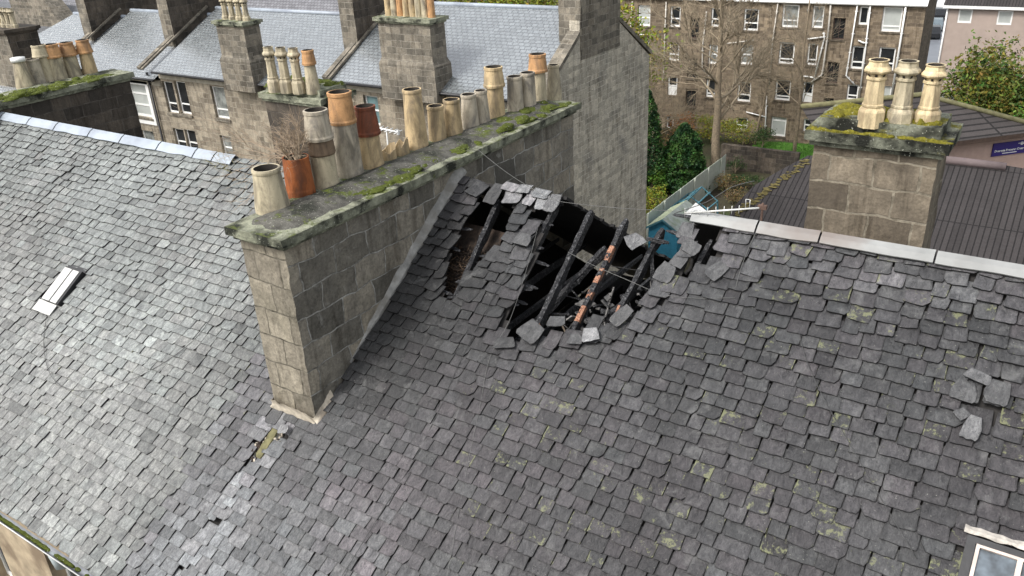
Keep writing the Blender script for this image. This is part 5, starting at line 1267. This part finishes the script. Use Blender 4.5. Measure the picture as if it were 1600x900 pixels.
b = onZ(1160,228,GZ); leafy('garden_shrub', b, 2.6, 2.6, 1.6, L_YEL, 3400, .06, 'olive scrub under the ground floor windows', 'shrub', .06, 'garden shrubs', tr_h=.3)
b = onZ(1045,238,GZ); leafy('garden_shrub', b, 2.6, 1.6, 1.4, L_BRN, 2400, .07, 'brown leaved shrub left of the orange one', 'shrub', .06, 'garden shrubs', tr_h=.3)
b = onZ(1145,318,GZ); leafy('garden_shrub', b, 1.4, 1.2, 1.2, L_BRN, 1500, .05, 'low brown scrub at the edge of the tiled roof', 'shrub', .05, 'garden shrubs', tr_h=.2)
b = onZ(1190,232,GZ); leafy('garden_shrub', b, 1.8, 1.8, 1.3, L_DRK, 2200, .06, 'dark ivy shrub topping the garden wall', 'shrub', .05, 'garden shrubs', tr_h=.2)
b = gp(1168,296); leafy('garden_shrub', b, 1.2, 1.6, 1.2, L_DRK, 2000, .06, 'dark low scrub between the garden wall and the tiled roof edge', 'shrub', .05, 'garden shrubs', tr_h=.2)
b = gp(1137,300); leafy('garden_shrub', b, 1.5, 1.2, 1.0, L_BRN, 1800, .05, 'brown twiggy scrub just right of the big bare trunk', 'shrub', .05, 'garden shrubs', tr_h=.2)
b = onZ(1148,272,GZ); leafy('garden_shrub', b, 1.3, .9, .9, L_DRK, 1200, .05, 'small dark shrub against the dark garden wall', 'shrub', .05, 'garden shrubs', tr_h=.2)
# lawn bank, wall
mb = MB(); q = [onZ(x, y, GZ+.12) for x, y in ((1165,246),(1250,262),(1292,246),(1280,226),(1180,220))]
mb.add(q, [tuple(range(len(q)-1,-1,-1))]); tag(mb.build('lawn', GRASSM), kind='structure')
mb = MB()
for k in range(2600):
    x, y = rb.uniform(1165,1290), rb.uniform(222,258)
    if not inpoly(x, y, ((1165,246),(1250,262),(1292,246),(1280,226),(1180,220))): continue
    p = onZ(x, y, GZ+.1); s_ = rb.uniform(.05,.11); u = Vector((rb.gauss(0,1),rb.gauss(0,1),0)).normalized()*.03; c_ = rb.uniform(.7,1.3)
    mb.add([p-u, p+u, p+Vector((rb.gauss(0,.03),rb.gauss(0,.03),s_*1.6))], [(0,1,2)], 0, (.05*c_,.16*c_,.015*c_,1))
tag(mb.build('grass', L_GRN), 'short bright green grass on the bank beside the block', 'grass', kind='stuff')
a, b_ = onZ(1125,262,GZ), onZ(1238,262,GZ)
GW = MB(); rough_box(GW, (a.x,a.y,GZ-.1),(b_.x+1,a.y+.4,GZ+1.9), .3, .03); tag(GW.build('garden_wall', STONE_DARK, None, origin=(a.x,a.y,GZ)), 'dark stained garden wall below the lawn', 'wall')
# bare trees
def bare(base, h, r, lean, label, nb=26, name='bare_tree', top=(0,0)):
    base = Vector(base); o = thing(name, base, label, 'tree'); mb = MB(); K = 12
    pts = [base+Vector((lean[0]*(i/K)+.12*nz(i*.5,base.x,1), lean[1]*(i/K)+.1*nz(i*.5,base.x,5), h*i/K)) for i in range(K+1)]
    mb.tube(pts, [r*(1-.75*i/K) for i in range(K+1)], 9); mb.build('trunk', BARK, o)
    mb = MB()
    for k in range(nb):
        t = rb.uniform(.28,.98); i = int(t*K); q = pts[i]+(pts[i+1]-pts[i])*(t*K-i); a = rb.uniform(0,6.283)
        L = h*rb.uniform(.16,.3)*(1.2-.6*t)
        twigs(mb, q, Vector((math.cos(a),math.sin(a),rb.uniform(.2,1.4))).normalized(), L, r*(1-.75*t)*.38, 0, 3, .5, 4, 0, 4, .03, 4)
    mb.build('limbs', TWIG2, o); return o
b = gp(1115,290); t_ = onY(1130,-30,b.y)
bare(b, t_.z-b.z, .36, (t_.x-b.x,0), 'tall bare tree with a thick pale trunk in front of the block', 24)
b = onZ(1240,245,GZ); t_ = onY(1266,-10,b.y); bare(b, t_.z-b.z, .16, (t_.x-b.x,0), 'slim bare tree left of the brown stack, rising past the windows', 9)
b = onZ(1040,262,GZ); bare((b.x-1,b.y,GZ), 8.5, .12, (-.5,0), 'small twiggy bare tree against the left end of the block', 26)
b = onZ(1180,228,GZ); bare((b.x,b.y,GZ), 8.0, .1, (.8,0), 'thin twiggy bare tree before the middle windows of the block', 18)
# fallen limb
mb = MB(); P0_ = onZ(1060,210,GZ+2.5); P1_ = onY(1110,190,gp(1115,290).y); P2_ = onY(1070,165,gp(1115,290).y)
# fence
fX = onZ(1108,302,GZ).x
FN = thing('board_fence', (fX,48,GZ), 'pale green board fence running away beside the teal shed', 'fence')
y0_, y1_ = 44.5, 58
mb = MB(); yy = y0_
while yy < y1_: mb.box((fX-.02+.01*rb.random(),yy,GZ),(fX+.02,yy+.145,-18.95+.03*rb.random())); yy += .15
mb.build('boards', PANEL, FN)
for k in range(6): mb = MB(); mb.box((fX+.022,y0_+k*2.5,GZ),(fX+.12,y0_+k*2.5+.1,-18.9)); mb.build('post', PANEL, FN)
# shed
sf = 43.2; a, b_ = onY(1013,352,sf), onY(1060,362,sf); zap = onY(1037,342,sf).z; ze_ = (a.z+b_.z)/2; xm = (a.x+b_.x)/2; dl = 3.4
SH = thing('garden_shed', (xm, sf, GZ), 'teal boarded garden shed with a grey felt pitched roof', 'shed')
mb = MB(); nb_ = 22
for k in range(nb_):
    z0 = GZ+(ze_-GZ)*k/nb_; z1 = GZ+(ze_-GZ)*(k+1)/nb_
    mb.add([(a.x+.05,sf-.02,z0),(b_.x-.05,sf-.02,z0),(b_.x-.05,sf,z1),(a.x+.05,sf,z1)], [(0,1,2,3)]); mb.quad((b_.x-.05,sf,z0),(b_.x-.05,sf+dl,z0),(b_.x-.05,sf+dl,z1),(b_.x-.05,sf,z1))
for k in range(6):
    t0, t1 = k/6, (k+1)/6; hw = (b_.x-a.x)/2-.05; z0 = ze_+(zap-ze_)*t0; z1 = ze_+(zap-ze_)*t1
    mb.add([(xm-hw*(1-t0),sf-.02,z0),(xm+hw*(1-t0),sf-.02,z0),(xm+hw*(1-t1),sf,z1),(xm-hw*(1-t1),sf,z1)], [(0,1,2,3)])
mb.quad((a.x+.05,sf+dl,GZ),(a.x+.05,sf,GZ),(a.x+.05,sf,ze_),(a.x+.05,sf+dl,ze_)); mb.build('wall', TEAL, SH)
mb = MB(); skw = [((a.x-.08,ze_-.06),(xm,zap)),((xm,zap),(b_.x+.08,ze_-.06))]
for i,((xa,za),(xb,zb_2)) in enumerate(skw): mb.add([(xa,sf-.15,za),(xb,sf-.15,zb_2),(xb,sf+dl+.1,zb_2),(xa,sf+dl+.1,za),(xa,sf-.15,za+.05),(xb,sf-.15,zb_2+.05),(xb,sf+dl+.1,zb_2+.05),(xa,sf+dl+.1,za+.05)], [(3,2,1,0),(4,5,6,7),(0,1,5,4),(1,2,6,5),(2,3,7,6),(3,0,4,7)], i)
mb.build('roof', [FELTG, FELT], SH)
mb = MB()
for i,((xa,za),(xb,zb_2)) in enumerate(skw): mb.add([(xa,sf-.18,za-.1),(xb,sf-.18,zb_2-.1),(xb,sf-.18,zb_2+.03),(xa,sf-.18,za+.03),(xa,sf-.155,za-.1),(xb,sf-.155,zb_2-.1),(xb,sf-.155,zb_2+.03),(xa,sf-.155,za+.03)], [(0,1,2,3),(7,6,5,4),(0,4,5,1),(3,2,6,7)])
mb.build('bargeboard', TEALD, SH)
# open teal frame behind the shed
TF = thing('greenhouse_frame', (xm+.6, sf+5.5, GZ), 'open faded teal timber frame standing behind the shed', 'frame')
mb = MB(); fx0, fx1, fy0, fy1 = xm-1.5, xm+.6, sf+dl+.6, sf+dl+4.2; fe, fr_ = GZ+1.4, GZ+2.1; fm = (fx0+fx1)/2
for y in (fy0, (fy0+fy1)/2, fy1):
    mb.tube([(fx0,y,GZ),(fx0,y,fe),(fm,y,fr_),(fx1,y,fe),(fx1,y,GZ)], .06, 4, smooth=False); 
for x, z in ((fx0,fe),(fm,fr_),(fx1,fe),((fx0+fm)/2,(fe+fr_)/2),((fx1+fm)/2,(fe+fr_)/2)): mb.tube([(x,fy0,z),(x,fy1,z)], .05, 4, smooth=False)
mb.tube([(fx0,fy0,fe),(fx1,fy0,fe)], .05, 4); mb.tube([(fx0,fy0,GZ),(fx1,fy0,fe)], .05, 4)
mb.v = [(x+.22*(z-GZ)/2*nz(y*.8, 1, z)-.12*(z-GZ)*(y-fy0)/4, y, z-.14*(z-GZ)*abs(nz(y*.7, x, 3))*2) for x, y, z in mb.v]
mb.build('timbers', TEALD, TF)
mb = MB(); mb.quad((b_.x-.3,sf+1.4,ze_+.5),(b_.x+.55,sf+1.6,ze_+.1),(b_.x+.7,sf+3.1,ze_+.2),(b_.x-.25,sf+3.2,ze_+.7)); mb.quad((b_.x-.3,sf+1.4,ze_+.47),(b_.x-.25,sf+3.2,ze_+.67),(b_.x+.7,sf+3.1,ze_+.17),(b_.x+.55,sf+1.6,ze_+.07)); tag(mb.build('white_board', WHITE, None, origin=(b_.x,sf+2,ze_)), 'white board propped over the shed roof', 'board')
# distant trees
for k, (px, Y, h, lab) in enumerate(((720,72,4,'first of the yellow green trees beyond the terrace ridge, counting from the left'),(770,74,4,'second of the yellow green trees beyond the terrace ridge, counting from the left'),(825,72,5,'third of the yellow green trees beyond the terrace ridge, counting from the left'),(880,74,4,'fourth of the yellow green trees beyond the terrace ridge, hard by the gable stack'),(980,62,2,'yellow green tree seen between the gable stack and the brown block'),(640,80,3,'dark tree top peeping left of the yellow green trees'))):
    c = onY(px, 15, Y); leafy('garden_tree', (c.x,Y,GZ), c.z-GZ+h, 4.2, 3.0, L_YEL if k < 5 else L_DRK, 6000, .16, lab, trunk=.2, grp='trees beyond the terrace', tr_h=4, lobes=12, seed=k)
